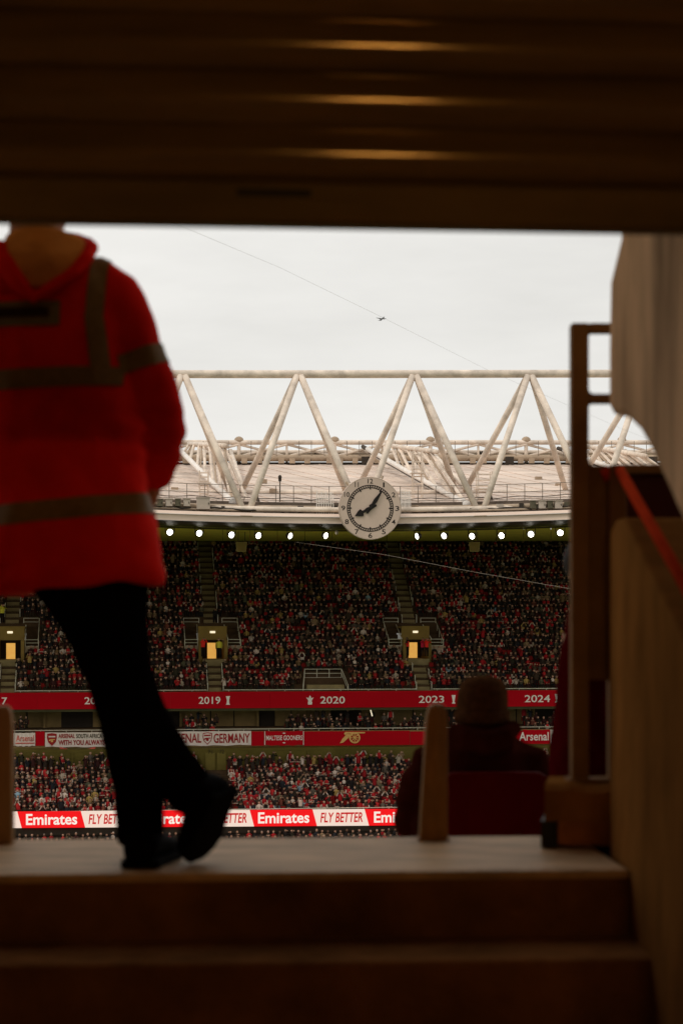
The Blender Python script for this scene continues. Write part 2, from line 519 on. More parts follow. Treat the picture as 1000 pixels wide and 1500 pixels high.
# railed platform at the front of the upper tier
pl = empty('viewing_platform', SP(474, 1010, 0.4), 'white railed viewing platform at the front edge of the upper stand', 'platform')
ua, ub = U_of(446, 2.2), U_of(500, 2.2)
MB().obox(S, (ua, 0.05, -7.05), (ub, 2.2, -6.55)).build('deck', M['aisle'], pl)
hr = MB()
for z in (-5.15, -5.55, -5.95):
    hr.tube(S(ua, 2.2, z), S(ub, 2.2, z), 0.035, n=5)
for k in range(4):
    u = ua + (ub - ua) * k / 3
    hr.tube(S(u, 2.2, -6.9), S(u, 2.2, -5.13), 0.04, n=5)
for u, d in ((ua, -0.35), (ub, 0.35)):
    for z in (0, -0.4):
        hr.tube(S(u, 2.2, -5.15 + z), S(u + d, 0.0, -6.6 + z), 0.04, n=5)
    hr.tube(S(u + d, 0.0, -7.1), S(u + d, 0.0, -6.5), 0.04, n=5)
hr.build('railing', M['edge_white'], pl)

# ------------------------------------------------------------------ club tier
club = empty('club_balcony', S(0, -1.5, -12.4), 'shallow balcony tier under the red dated board, brown panelled back wall', 'stand')
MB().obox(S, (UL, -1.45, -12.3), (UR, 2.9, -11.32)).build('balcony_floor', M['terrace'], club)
for i in range(3):
    MB().obox(S, (UL, -1.2 + 0.8 * i, -11.33), (UR, 3.0, -11.3 + 0.4 * i)).build('balcony_step', M['terrace'], club)
MB().obox(S, (UL, 3.0, -12.3), (UR, 3.3, -8.6)).build('back_wall', M['vom_dark'], club)
u = UL
k = 0
while u < UR:
    w = rng.choice([1.6, 2.2, 2.8])
    if k % 4 != 2:
        MB().obox(S, (u + 0.06, 2.9, -10.6), (u + w - 0.06, 2.998, -8.68)).build('wall_panel', M['club_wall'], club)
    if k % 3 == 0:
        MB().obox(S, (u - 0.1, 2.5, -10.6), (u + 0.1, 2.88, -8.68)).build('column', M['club_wall'], club)
    u += w; k += 1
MB().obox(S, (UL, -0.3, -8.9), (UR, 3.2, -8.65)).build('ceiling', M['beam_dark'], club)
rl = MB().tube(S(UL, -1.5, -10.52), S(UR, -1.5, -10.52), 0.04, n=6)
u = UL
while u < UR:
    rl.tube(S(u, -1.5, -10.75), S(u, -1.5, -10.52), 0.03, n=5); u += 2.3
rl.build('front_rail', M['edge_white'], club)
p = SP(543, 1034, 0.4)
MB().tube(SP(542, 1038, 0.4), SP(545, 1049, 0.4), 0.05, n=6).build('lamp_strip', M['exit_glow'], club)

# ------------------------------------------------------------------ lower tier
LV0, LPITCH, LRISE, LZ0, LNR = -13.6, 0.88, 0.325, -17.3, 11
low = empty('lower_stand', S(0, -14, -20.0), 'lower stand of packed rows between the bright advertising board and balcony', 'stand')
mb = MB()
for i in range(LNR):
    mb.obox(S, (UL, LV0 + LPITCH * i, LZ0 - 3.0), (UR, LV0 + LPITCH * (i + 1) + 0.01 * (i % 2), LZ0 + LRISE * i))
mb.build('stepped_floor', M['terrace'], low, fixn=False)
MB().obox(S, (UL, -3.9, -17.5), (UR, -3.5, -12.35)).build('back_wall', M['lower_wall'], low)
for x0, x1 in ((301, 315), (318, 331), (166, 180), (183, 197)):
    ua, ub = U_of(x0, -4), U_of(x1, -4)
    d = MB().obox(S, (ua, -4.02, -14.6), (ub, -3.92, -12.5)).build('door', M['lower_door'], low)
for s, x in (('71', 308), ('72', 325)):
    t = text_mesh(s, 0.42, 0.36, 0.01)
    t.v = [tuple(S(U_of(x, -4.05) + a, -4.05, SZ(x, 1101, -4.05)[1] + c)) for a, b, c in t.v]
    t.build('door_number', M['letter_dark'], low, fixn=False)
u = UL
while u < UR:
    MB().obox(S, (u, -4.06, -14.0), (u + 0.18, -3.93, -12.36)).build('pilaster', M['lower_wall'], low)
    u += 5.3
MB().obox(S, (UL, -1.6, -12.6), (UR, -1.46, -10.72)).build('balcony_front', M['club_wall'], low)
MB().obox(S, (UL, -3.9, -12.34), (UR, -1.62, -12.1)).build('overhang', M['lower_wall'], low)
MB().obox(S, (UL, -14.0, -20), (UR, -13.62, -16.75)).build('front_wall', M['vom_dark'], low)
rl = MB().tube(S(UL, -13.8, -16.62), S(UR, -13.8, -16.62), 0.035, n=6)
u = UL
while u < UR:
    rl.tube(S(u, -13.8, -16.8), S(u, -13.8, -16.62), 0.028, n=5); u += 2.2
rl.build('front_rail', M['edge_white'], low)
mb = MB()
for i in range(3):
    mb.obox(S, (UL, -16.6 + 0.85 * i, -21.6), (UR, -15.75 + 0.85 * i + (0.1 if i == 2 else 0), -20.2 + 0.28 * i))
mb.build('pitchside_step', M['terrace'], low)

# ------------------------------------------------------------------ banners
def flat(name, poly, x, y, v, m, parent, sc=1.0, depth=0.03):
    """poly in metres around a pixel anchor, standing in the stand's face"""
    u0, z0 = SZ(x, y, v)
    return MB().prism([(a * sc, b * sc) for a, b in poly],
                      lambda a, b: S(u0 + a, v, z0 + b), lambda a, b: S(u0 + a, v + depth, z0 + b)).build(name, m, parent)
def lettering(s, x0, x1, y0, y1, v, m, parent, bold=0.0, shear=0.0, name='lettering'):
    ua, za = SZ(x0, (y0 + y1) / 2, v); ub, _ = SZ(x1, (y0 + y1) / 2, v)
    h = (y1 - y0) * S(ua, v, 0).y / F
    t = text_mesh(s, ub - ua, h, bold, shear)
    t.v = [tuple(S((ua + ub) / 2 + a, v, za + c)) for a, b, c in t.v]
    return t.build(name, m, parent, fixn=False)
def rect(name, x0, x1, y0, y1, v, m, parent, t=0.06):
    ua, z1 = SZ(x0, y0, v); ub, _ = SZ(x1, y0, v); z0 = SZ(x0, y1, v)[1]
    return MB().obox(S, (ua, v, z0), (ub, v + t, z1)).build(name, m, parent)

# the dated red fascia of the upper tier
dated = empty('dated_board', S(0, -0.42, -8.7), 'long red board lettered with years and trophies below upper stand', 'board')
seg = [-150, 55, 250, 395, 560, 705, 870, 1060]
for a, b in zip(seg[:-1], seg[1:]):
    ua, ub = U_of(a, -0.42), U_of(b, -0.42)
    MB().obox(S, (ua + 0.006, -0.42, -8.66), (ub - 0.006, -0.335, -7.13)).build('board_section', M['banner_red'], dated)
for s, a, b, c in (('2017', -24, 11, 1027), ('2018', 124, 159, 1026.5), ('2019', 291, 323, 1026), ('2020', 469, 505, 1025.5),
                   ('2023', 613, 650, 1024.5), ('2024', 768, 805, 1023.5)):
    lettering(s, a, b, c - 5.3, c + 5.3, -0.45, M['letter_white'], dated, 0.012, name='year')
tall_cup = [(-0.17, -0.4), (0.17, -0.4), (0.15, -0.3), (0.08, -0.27), (0.13, 0.1), (0.2, 0.42), (-0.2, 0.42), (-0.13, 0.1), (-0.08, -0.27), (-0.15, -0.3)]
slab_cup = [(-0.2, -0.42), (0.2, -0.42), (0.13, -0.3), (0.1, 0.0), (0.2, 0.42), (-0.2, 0.42), (-0.1, 0.0), (-0.13, -0.3)]
ear_cup = [(-0.18, -0.42), (0.18, -0.42), (0.2, -0.2), (0.14, -0.1), (0.24, 0.1), (0.34, 0.22), (0.22, 0.22), (0.12, 0.16), (0.08, 0.3), (0, 0.44),
           (-0.08, 0.3), (-0.12, 0.16), (-0.22, 0.22), (-0.34, 0.22), (-0.24, 0.1), (-0.14, -0.1), (-0.2, -0.2)]
flat('trophy', slab_cup, 334, 1026, -0.45, M['letter_white'], dated, 0.95)
flat('trophy', ear_cup, 454, 1025.5, -0.45, M['letter_white'], dated, 1.0)
flat('trophy', tall_cup, 664, 1024.5, -0.45, M['letter_white'], dated, 0.98)
flat('trophy', tall_cup, 815, 1023, -0.45, M['letter_white'], dated, 0.98)
flat('trophy', tall_cup, 170, 1026.5, -0.45, M['letter_white'], dated, 0.98)

# supporters' flags on the balcony front
base = empty('balcony_fascia', S(0, -1.7, -12.2), 'plain red fascia of the balcony with a gold cannon emblem', 'board')
for a, b in ((-150, 20), (52, 66), (196, 238), (368, 387), (445, 600), (600, 765), (805, 1060)):
    rect('fascia_section', a + 0.3, b - 0.3, 1071.5, 1092.5, -1.66, M['banner_red'], base)
def circ(r, n=14, cx=0, cy=0): return [(cx + r * math.cos(2 * math.pi * k / n), cy + r * math.sin(2 * math.pi * k / n)) for k in range(n)]
flat('cannon_barrel', [(-0.75, 0.2), (-0.6, 0.33), (1.1, 0.36), (1.1, 0.48), (-0.72, 0.5), (-0.85, 0.36)], 517, 1080, -1.70, M['gold'], base)
flat('cannon_trail', [(-1.25, -0.55), (-0.95, -0.5), (-0.25, 0.1), (0.1, 0.3), (-0.6, 0.3), (-0.95, -0.1)], 517, 1080, -1.70, M['gold'], base)
rw = MB()
u0, z0 = SZ(517, 1080, -1.72)
ring_o, ring_i = circ(0.52, 18, 0.15, -0.05), circ(0.37, 18, 0.15, -0.05)
for k in range(18):
    j = (k + 1) % 18
    rw.hexa([S(u0 + p[0], -1.74 + d, z0 + p[1]) for d in (0, 0.03) for p in (ring_o[k], ring_o[j], ring_i[j], ring_i[k])])
for k in range(8):
    a = 2 * math.pi * k / 8
    rw.tube(S(u0 + 0.15, -1.73, z0 - 0.05), S(u0 + 0.15 + 0.4 * math.cos(a), -1.73, z0 - 0.05 + 0.4 * math.sin(a)), 0.045, n=5)
rw.build('cannon_wheel', M['gold'], base)

def flag(name, label, x0, x1, y0, y1, m, v=-1.72):
    ua, z1 = SZ(x0, y0, v); ub, _ = SZ(x1, y0, v); z0 = SZ(x0, y1, v)[1]
    root = empty(name, S((ua + ub) / 2, v, z0), label, 'flag', 'supporter flags on the balcony')
    n = 14
    mbf = MB()
    rows = []
    for k in range(n + 1):
        t = k / n
        sag = 0.035 * math.sin(k * 1.7) - 0.05 * math.sin(math.pi * t)
        rows.append([S(ua + (ub - ua) * t, v + 0.02 * math.sin(k * 2.3), z0 + sag), S(ua + (ub - ua) * t, v + 0.02 * math.sin(k * 2.3), z1 + sag * 0.4),
                     S(ua + (ub - ua) * t, v + 0.03 + 0.02 * math.sin(k * 2.3), z1 + sag * 0.4), S(ua + (ub - ua) * t, v + 0.03 + 0.02 * math.sin(k * 2.3), z0 + sag)])
    mbf.loft(rows)
    mbf.build('cloth', m, root)
    return root
crest = [(-0.42, 0.5), (0, 0.56), (0.42, 0.5), (0.44, 0.1), (0.34, -0.25), (0, -0.6), (-0.34, -0.25), (-0.44, 0.1)]
crest_in = [(a * 0.84, b * 0.84) for a, b in crest]
def cannon_small(x, y, v, m, parent, s):
    flat('crest_cannon', [(-0.28, -0.12), (-0.1, -0.04), (0.3, 0.02), (0.3, 0.1), (-0.2, 0.08), (-0.3, 0.0)], x, y, v, m, parent, s)
    flat('crest_wheel', circ(0.13, 10, 0.0, -0.1), x, y, v, m, parent, s)
f1 = flag('pale_flag', 'cream flag with faded red lettering beside a narrow red strip on the balcony', 20, 52, 1073.5, 1092.5, M['banner_white'])
lettering('Arsenal', 24, 50, 1077, 1086, -1.76, M['bunting'], f1, 0.01)
rect('lower_stripe', 23, 51, 1088, 1089.6, -1.76, M['bunting'], f1, 0.03)
f2 = flag('crest_flag', 'white flag with red crest and two lines of lettering on the balcony', 66.5, 196, 1073, 1094, M['banner_white'])
flat('crest', crest, 76.5, 1083, -1.76, M['letter_red'], f2, 1.0)
flat('crest_field', [(-0.3, 0.3), (0.3, 0.3), (0.3, 0.18), (-0.3, 0.18)], 76.5, 1083, -1.79, M['banner_white'], f2)
cannon_small(76.5, 1084, -1.79, M['gold'], f2, 0.9)
lettering('ARSENAL', 86, 110, 1075, 1081.5, -1.76, M['letter_red'], f2, 0.025)
lettering('SOUTH AFRICA', 112, 150, 1075, 1081.5, -1.76, M['letter_dark'], f2, 0.02)
lettering('WITH YOU ALWAYS', 86, 154, 1084, 1091.5, -1.76, M['letter_red'], f2, 0.03)
f3 = flag('country_flag', 'white flag with a crest between two red words on the balcony', 238, 368, 1071.5, 1092, M['banner_white'])
lettering('ARSENAL', 244, 295, 1074.5, 1088.5, -1.76, M['letter_red'], f3, 0.018)
lettering('GERMANY', 313, 366, 1074.5, 1088.5, -1.76, M['letter_red'], f3, 0.018)
flat('crest', crest, 304, 1081.5, -1.76, M['letter_red'], f3, 0.98)
flat('crest_field', crest_in, 304, 1081.5, -1.79, M['banner_white'], f3, 0.98)
flat('crest_band', [(-0.3, 0.34), (0.3, 0.34), (0.3, 0.2), (-0.3, 0.2)], 304, 1081.5, -1.82, M['letter_red'], f3)
cannon_small(304, 1082, -1.82, M['letter_red'], f3, 1.0)
f4 = flag('framed_flag', 'small red flag with white frame lines and one line of white capitals', 387, 445, 1071, 1091.5, M['banner_red'])
lettering('MALTESE GOONERS', 390, 443, 1077.5, 1084.5, -1.76, M['letter_white'], f4, 0.012)
for a in (387.5, 444):
    rect('frame_line', a, a + 0.9, 1071, 1091.3, -1.76, M['letter_white'], f4, 0.03)
flat('small_mark', [(-0.16, 0), (0, 0.06), (0.16, 0), (0, -0.06)], 416, 1074, -1.76, M['letter_white'], f4)
flat('small_mark', [(-0.16, 0), (0, 0.06), (0.16, 0), (0, -0.06)], 416, 1088, -1.76, M['letter_white'], f4)
f5 = flag('word_flag', 'red flag with white word and round badge beside the hatted spectator', 765, 805, 1069, 1090, M['banner_red'])
lettering('Arsenal', 760, 803, 1072.5, 1085, -1.76, M['letter_white'], f5, 0.015)
f6 = flag('badge_flag', 'pale flag with dark round badge next to the steel post', 805.5, 836, 1069, 1090, M['banner_white'])
flat('badge', circ(0.5), 815, 1079, -1.76, M['letter_dark'], f6)
flat('badge_centre', circ(0.38), 815, 1079, -1.79, M['banner_white'], f6)

def draped(label, x0, x1, y, seed, v=-3.2):
    r2 = random.Random(seed)
    ua, z = SZ(x0, y, v); ub, _ = SZ(x1, y, v)
    rows, n = [], 16
    for k in range(n + 1):
        t = k / n
        s = -0.28 * math.sin(math.pi * t) + r2.uniform(-0.03, 0.03)
        h = 0.34 + r2.uniform(-0.06, 0.06)
        w = 0.03 * math.sin(k * 2.1)
        rows.append([S(ua + (ub - ua) * t, v + w, z + s - h), S(ua + (ub - ua) * t, v - 0.02 + w, z + s), S(ua + (ub - ua) * t, v + 0.03 + w, z + s)])
    o = MB().loft(rows).build('draped_scarf', M['bunting'])
    tag(o, label, 'scarf', 'scarves hung under the balcony')
draped('red and white scarf sagging under the crest flag above lower stand', 88, 140, 1094, 1)
draped('red and white scarf sagging below the gold cannon emblem', 509, 562, 1093.5, 2)
draped('pale scarf with red ends sagging beside the cream post', 563, 612, 1094.5, 3)

# LED board
led = empty('led_board', S(0, -14.3, -18.4), 'glowing red and white advertising board along the lower stand', 'board')
LV = -14.3
def led_y(x): return 1201.0 - 4.0 * (x - 20) / 580.0
edges = []
x = 32.0
segs = []
# alternate red name panels and white slogan panels, slanted ends
cuts = [(-213, 'w'), (-148, 'r'), (-55, 'w'), (29, 'r'), (122, 'w'), (198, 'r'), (290, 'w'), (369, 'r'), (461, 'w'), (537, 'r'), (632, 'w'), (712, 'r'), (806, 'w'), (890, 'r'), (985, 'w'), (1065, 'x')]
for (xa, kd), (xb, _) in zip(cuts[:-1], cuts[1:]):
    ya = led_y((xa + xb) / 2)
    hz = 12.0
    pts = []
    zt = SZ(xa, ya - hz, LV)[1]; zb = SZ(xa, ya + hz, LV)[1]
    slant = 3.2
    ua0, ua1 = U_of(xa - slant, LV), U_of(xa + slant, LV)
    ub0, ub1 = U_of(xb - slant, LV), U_of(xb + slant, LV)
    yb_l, yb_r = led_y(xa), led_y(xb)
    def zz(xp, dy): return SZ(xp, led_y(xp) + dy, LV)[1]
    poly = [(ua0, zz(xa - slant, -hz)), (ub0, zz(xb - slant, -hz)), (ub1, zz(xb + slant, hz)), (ua1, zz(xa + slant, hz))]
    pan = MB().prism(poly, lambda a, b: S(a, LV, b), lambda a, b: S(a, LV + 0.2, b)).build('screen_panel', M['led_red' if kd == 'r' else 'led_white'], led)
    cx = (xa + xb) / 2
    if kd == 'r':
        lettering('Emirates', cx - 37, cx + 38, ya - 8.2, ya + 8.2, LV - 0.03, M['led_text_white'], led, 0.022)
    else:
        lettering('FLY BETTER', cx - 30, cx + 32, ya - 7.2, ya + 7.2, LV - 0.03, M['led_text_red'], led, 0.02, 0.18)
MB().obox(S, (UL, LV + 0.21, -18.6), (UR, LV + 0.3, -16.95)).build('backing', M['vom_dark'], led)

# ------------------------------------------------------------------ roof
def q_of(x): return ((x - 530.0) / 300.0) ** 2
def lip_v(x): return -18.0 - 1.6 * min(q_of(x), 4.0)
def lip_bot(x): return 767.0 - 6.0 * q_of(x)
XS = list(range(-110, 1101, 30))
roof = empty('stadium_roof', SP(500, 793, 21), 'pale inward sloping stadium roof with curved front lip and olive underside', 'roof')
def strip(name, fa, fb, m, th=None, parent=roof, xs=XS):
    """ribbon along the lip between two profile functions x -> (y, v), given thickness behind"""
    rings = []
    for x in xs:
        ya, va = fa(x); yb, vb = fb(x)
        a, b = SP(x, ya, va), SP(x, yb, vb)
        t = th or Vector((0, 0.25, 0))
        rings.append([a, b, b + t, a + t])
    return MB().loft(rings).build(name, m, parent)
strip('lip_fascia', lambda x: (lip_bot(x), lip_v(x)), lambda x: (lip_bot(x) - 9.3, lip_v(x) + 0.1), M['fascia'])
strip('lip_cap', lambda x: (lip_bot(x) - 9.8, lip_v(x) - 0.12), lambda x: (lip_bot(x) - 14.2, lip_v(x) + 0.35), M['fascia'])
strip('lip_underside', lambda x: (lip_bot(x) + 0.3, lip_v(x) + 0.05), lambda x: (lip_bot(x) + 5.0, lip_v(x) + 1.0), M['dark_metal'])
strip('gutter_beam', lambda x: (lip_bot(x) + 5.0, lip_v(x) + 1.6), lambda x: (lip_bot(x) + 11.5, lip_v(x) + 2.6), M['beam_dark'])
strip('walkway', lambda x: (lip_bot(x) - 14.0, lip_v(x) + 0.4), lambda x: (lip_bot(x) - 15.5, lip_v(x) + 2.6), M['walkway'], Vector((0, 0, -0.2)))
strip('upstand', lambda x: (lip_bot(x) - 15.0, lip_v(x) + 2.65), lambda x: (lip_bot(x) - 30.0, lip_v(x) + 2.9), M['walkway'])
# roof sheets, laid on the skew, each a sheet of its own
RV = 24.0
def roof_pt(uu, t):
    """t 0 at the lip upstand, 1 at the rear; uu in metres along the stand"""
    x = 500 + F * uu / 168.0
    a = SP(x, lip_bot(x) - 29.5, lip_v(x) + 3.0)
    b = SP(x, 681.5, RV)
    ua = a.x * CU + (a.y - Y0) * SU
    r = a.lerp(b, t)
    r.z -= 0.25 * math.sin(math.pi * t)
    return r
SKEW = -15.0
uu, k = -44.0, 0
W = 1.5
while uu < 58:
    rows = []
    for j in range(9):
        t = j / 8
        l = min(max(uu + SKEW * t, -42), 40); r_ = min(max(uu + W - 0.02 + SKEW * t, -42), 40)
        if r_ - l < 0.02: r_ = l + 0.02
        a, b = roof_pt(l, t), roof_pt(r_, t)
        rows.append((a, b))
    mbs = MB()
    rings = []
    lift = 0.02 * (k % 3)
    for a, b in rows:
        up = Vector((0, 0, 0.05 + lift)); seam = Vector((0, 0, 0.09 + lift))
        e = (b - a)
        rings.append([a, b, b + up, a + e * 0.08 + up, a + e * 0.05 + seam, a + seam])
    mbs.loft(rings).build('roof_sheet', M['roof'], roof)
    uu += W; k += 1
# underside panels
uu = -44.0
while uu < 42:
    def sof(u_, y_, v_):
        x = 500 + F * u_ / 168.0
        return SP(x, y_ if y_ else lip_bot(x) + 9.0, v_ if v_ is not None else lip_v(x) + 2.2)
    a, b = sof(uu, 0, None), sof(uu + 2.36, 0, None)
    c, d = sof(uu + 2.36, 793.3, 21.3), sof(uu, 793.3, 21.3)
    t = Vector((0, 0, 0.12))
    MB().hexa([a, b, c, d, a + t, b + t, c + t, d + t]).build('soffit_panel', M['soffit'], roof)
    uu += 2.4
# vents on the roof
for x, y in ((247, 697), (256, 716), (386, 704), (400, 718), (788, 700), (818, 710), (560, 720)):
    v = -15 + (755 - 25 - y) / (730 - 682.0) * 36
    u0, z0 = SZ(x, y, v)
    MB().obox(S, (u0 - 0.32, v - 0.25, z0 - 0.25), (u0 + 0.32, v + 0.25, z0 + 0.12)).build('roof_vent', M['pipe'], roof)
# walkway pipes along the lip
for dy, dv, r_ in ((-21.5, 1.5, 0.24), (-17.2, 1.0, 0.1)):
    MB().path([SP(x, lip_bot(x) + dy, lip_v(x) + dv) for x in XS], r_, 8).build('lip_pipe', M['pipe'], roof, smooth=True)
for x in range(-80, 1080, 26):
    MB().obox(lambda a, b, c: SP(x, lip_bot(x) - 17, lip_v(x) + 1.5) + Vector((a, b, c)), (-0.12, -0.3, -0.4), (0.12, 0.3, 0.1)).build('pipe_saddle', M['dark_metal'], roof)
# cable runs, junction boxes and clamps; dark ones stand in for shade under pipes
for k in range(46):
    x = -60 + k * 24 + rng.uniform(-8, 8)
    p = SP(x, lip_bot(x) - 18, lip_v(x) + 1.2)
    w_, h_ = rng.uniform(0.08, 0.3), rng.uniform(0.15, 0.5)
    MB().box(tuple(p + Vector((-w_, -0.1, -0.2))), tuple(p + Vector((w_, 0.15, h_)))).build('junction_box', M[rng.choice(['dark_metal', 'cabinet_dark', 'pipe', 'cabinet_pale'])], roof)
for k in range(9):
    x0 = -40 + k * 118 + rng.uniform(-20, 20)
    pts = [SP(x0 + j * 13, lip_bot(x0 + j * 13) - 17 - 4 * rng.random(), lip_v(x0 + j * 13) + 0.8 + 0.3 * rng.random()) for j in range(8)]
    MB().path(pts, 0.07, 6).build('cable_run', M['dark_metal'], roof, smooth=True)
# guard rail behind the walkway
gr = empty('roof_guard_rail', SP(530, 737, -15), 'thin grey guard rail running along the front of the roof', 'railing')
for dy in (-54.5, -43.0, -33.0):
    MB().path([SP(x, lip_bot(x) + dy, lip_v(x) + 2.9) for x in XS], 0.03, 5).build('rail', M['rail_grey'], gr)
for x in range(-90, 1080, 26):
    MB().tube(SP(x, lip_bot(x) - 29, lip_v(x) + 2.9), SP(x, lip_bot(x) - 54.5, lip_v(x) + 2.9), 0.035, n=5).build('rail_post', M['rail_grey'], gr)
cbl = []
for k in range(60):
    x = -90 + k * 19.5
    cbl.append(SP(x, lip_bot(x) - 34 - 3 * abs(math.sin(k * 0.9)), lip_v(x) + 2.7))
MB().path(cbl, 0.035, 5).build('rail_cable', M['dark_metal'], gr)

# ------------------------------------------------------------------ main truss
tr = empty('main_truss', SP(531, 748, -17), 'massive pale tubular main truss with V-shaped legs above the roof', 'truss')
VT, VFc, VBk = -11.5, -17.4, -5.5
MB().path([SP(x, 547.5 + 0.6 * math.sin(x * 0.004), VT) for x in range(-180, 1181, 40)], 0.35, 14).build('top_chord', M['truss'], tr, smooth=True)
MB().path([SP(x, lip_bot(x) - 20, VFc) for x in range(-180, 1181, 40)], 0.22, 10).build('front_bottom_chord', M['truss'], tr, smooth=True)
MB().path([SP(x, 722, VBk) for x in range(-180, 1181, 40)], 0.28, 10).build('back_bottom_chord', M['truss'], tr, smooth=True)
apex = [-70, 99, 268, 437.5, 606.5, 775, 944]
front = [-149, 21, 191, 361, 531, 703, 873, 1043]
back_l = [-172, 10, 186, 353, 521, 679, 838, 1000]
back_r = [-190, -6, 166, 338, 507, 668, 829, 990]
for i, ax in enumerate(apex):
    for off, node in ((-3, i), (3, i + 1)):
        fy = lip_bot(front[node]) - 16
        MB().tube(SP(ax + off, 551, VT - 0.2), SP(front[node] - off * 1.3, fy, VFc), 0.30, 0.27, 12).build('truss_leg', M['truss'], tr, smooth=True)
        MB().tube(SP(ax + off, 551, VT + 0.25), SP((back_l if off < 0 else back_r)[node], 722, VBk), 0.29, 0.25, 12).build('truss_leg', M['truss'], tr, smooth=True)
    MB().tube(SP(ax - 7, 553, VT), SP(ax + 7, 553, VT), 0.34, n=10).build('node_collar', M['truss'], tr)
# bracing clutter at the feet
for node in range(1, 7):
    fx = front[node]
    MB().tube(SP(fx + 22, 748, -15.5), SP(fx + 13, 722, -15), 0.14, n=6).build('foot_prop', M['dark_metal'], tr)
    MB().tube(SP(fx - 14, 752, -16), SP(fx - 3, 728, -15), 0.12, n=6).build('foot_prop', M['truss'], tr)
    MB().obox(lambda a, b, c: SP(fx, 752, -16.4) + Vector((a, b, c)), (-0.5, -0.3, -0.3), (0.5, 0.4, 0.55)).build('foot_plate', M['pipe'], tr)

# ------------------------------------------------------------------ secondary trusses
def sec_truss(label, lo0, lo1, up0, up1, lo2a, lo2b, n):
    root = empty('roof_truss', SP(lo1[0], lo1[1], -13.5), label, 'truss', 'slanting roof trusses')
    A0, A1 = SP(*lo0), SP(*lo1)
    B0, B1 = SP(*up0), SP(*up1)
    C0, C1 = SP(*lo2a), SP(*lo2b)
    MB().tube(A0, A1, 0.25, 0.27, 10).build('lower_chord', M['truss_white'], root, smooth=True)
    MB().tube(A0 + Vector((0.35, 0.3, -0.55)), A1 + Vector((0.3, 0.3, -0.6)), 0.10, 0.12, 8).build('service_pipe', M['truss_white'], root, smooth=True)
    MB().tube(A0 + Vector((0.2, 0.2, -0.3)), A1 + Vector((0.2, 0.4, -0.3)), 0.16, 0.16, 6).build('cable_tray', M['dark_metal'], root)
    MB().tube(C0, C1, 0.2, 0.22, 8).build('lower_chord', M['truss'], root, smooth=True)
    MB().tube(B0, B1, 0.22, 0.22, 8).build('upper_chord', M['truss'], root, smooth=True)
    for k in range(n):
        t0, t1 = (k + 0.15) / n, (k + 0.65) / n
        MB().tube(B0.lerp(B1, t0), A0.lerp(A1, min(1, t0 + 0.10)), 0.15, n=7).build('strut', M['truss'], root)
        if k % 2 == 0:
            MB().tube(B0.lerp(B1, t1), C0.lerp(C1, min(1, t0 + 0.14)), 0.15, n=7).build('strut', M['truss'], root)
            MB().tube(B0.lerp(B1, t1), A0.lerp(A1, min(1, t0 + 0.16)), 0.10, n=7).build('strut', M['pipe'], root)
    e = (A1 - A0).normalized()
    MB().tube(A1 - e * 3.4, A1 + e * 0.2, 0.36, 0.36, 10).build('sleeve', M['truss_white'], root, smooth=True)
    MB().tube(A0 - e * 2.2, A0 + e * 0.6, 0.22, 0.22, 8).build('dark_end', M['dark_metal'], root)
sec_truss('white slanting roof truss beside the red-jacketed steward', (260, 656, 22), (341, 736, -15.6), (277, 650, 21), (331, 653, -6), (338, 660, 23), (362, 735, -12), 7)
sec_truss('white slanting roof truss just behind and beside the clock', (538, 658, 22), (683, 739, -15.6), (552, 650, 21), (640, 662, -6), (630, 660, 23), (700, 735, -12), 8)
sec_truss('white slanting roof truss seen through the opening in the steel post frame', (826, 660, 22), (1020, 730, -16), (840, 650, 21), (945, 668, -6), (915, 660, 23), (1035, 732, -12), 9)

# access towers
def tower(label, x, y0, y1, w, v):
    u0, zb = SZ(x, y1, v); zt = SZ(x, y0, v)[1]
    root = empty('access_ladder', S(u0, v, zb), label, 'ladder', 'roof access ladders')
    for du in (-w / 2, w / 2):
        for dv in (0, 0.8):
            MB().tube(S(u0 + du, v + dv, zb), S(u0 + du, v + dv, zt), 0.05, n=6).build('upright', M['truss'], root)
    for k in range(7):
        z = zb + (zt - zb) * (k + 0.5) / 7
        m2 = MB()
        m2.tube(S(u0 - w / 2, v, z), S(u0 + w / 2, v, z), 0.035, n=5)
        m2.tube(S(u0 - w / 2, v + 0.8, z), S(u0 + w / 2, v + 0.8, z), 0.035, n=5)
        m2.build('rung', M['truss'], root)
    zm = zb + (zt - zb) * 0.55
    MB().obox(S, (u0 - w / 2 - 0.2, v - 0.1, zm), (u0 + w / 2 + 0.2, v + 0.9, zm + 0.1)).build('landing', M['truss'], root)
tower('pale access ladder frame behind the white truss next to steward', 299, 689, 732, 0.75, -11)
tower('pale access ladder frame behind the clock-side white truss', 612, 660, 735, 0.8, -10.5)
tower('pale access ladder frame at the foot of V legs towards the steel post', 710, 690, 750, 1.2, -14.5)

# cages beside the clock
def cage(label, x, y0, y1, w):
    v = -17.3
    u0, zb = SZ(x, y1, v); zt = SZ(x, y0, v)[1]
    root = empty('service_cage', S(u0, v, zb), label, 'cage', 'service cages')
    for k in range(8):
        du = -w / 2 + w * k / 7
        MB().tube(S(u0 + du, v, zb), S(u0 + du, v, zt - 0.25 * (k % 2)), 0.032, n=5).build('upright', M['truss_white'], root)
    for k in range(5):
        z = zb + (zt - zb) * k / 4.3
        MB().tube(S(u0 - w / 2, v + 0.06, z), S(u0 + w / 2, v + 0.06, z), 0.032, n=5).build('cross_bar', M['truss_white'], root)
    MB().obox(S, (u0 - w / 2, v + 0.4, zb), (u0 + w / 2, v + 0.9, zb + 0.6)).build('cage_box', M['cabinet_dark'], root)
cage('white wire service cage on the lip at the nine o\'clock side of clock', 476, 720, 753, 1.4)
cage('white wire service cage on the lip at the three o\'clock side of clock', 594, 719, 752, 0.8)

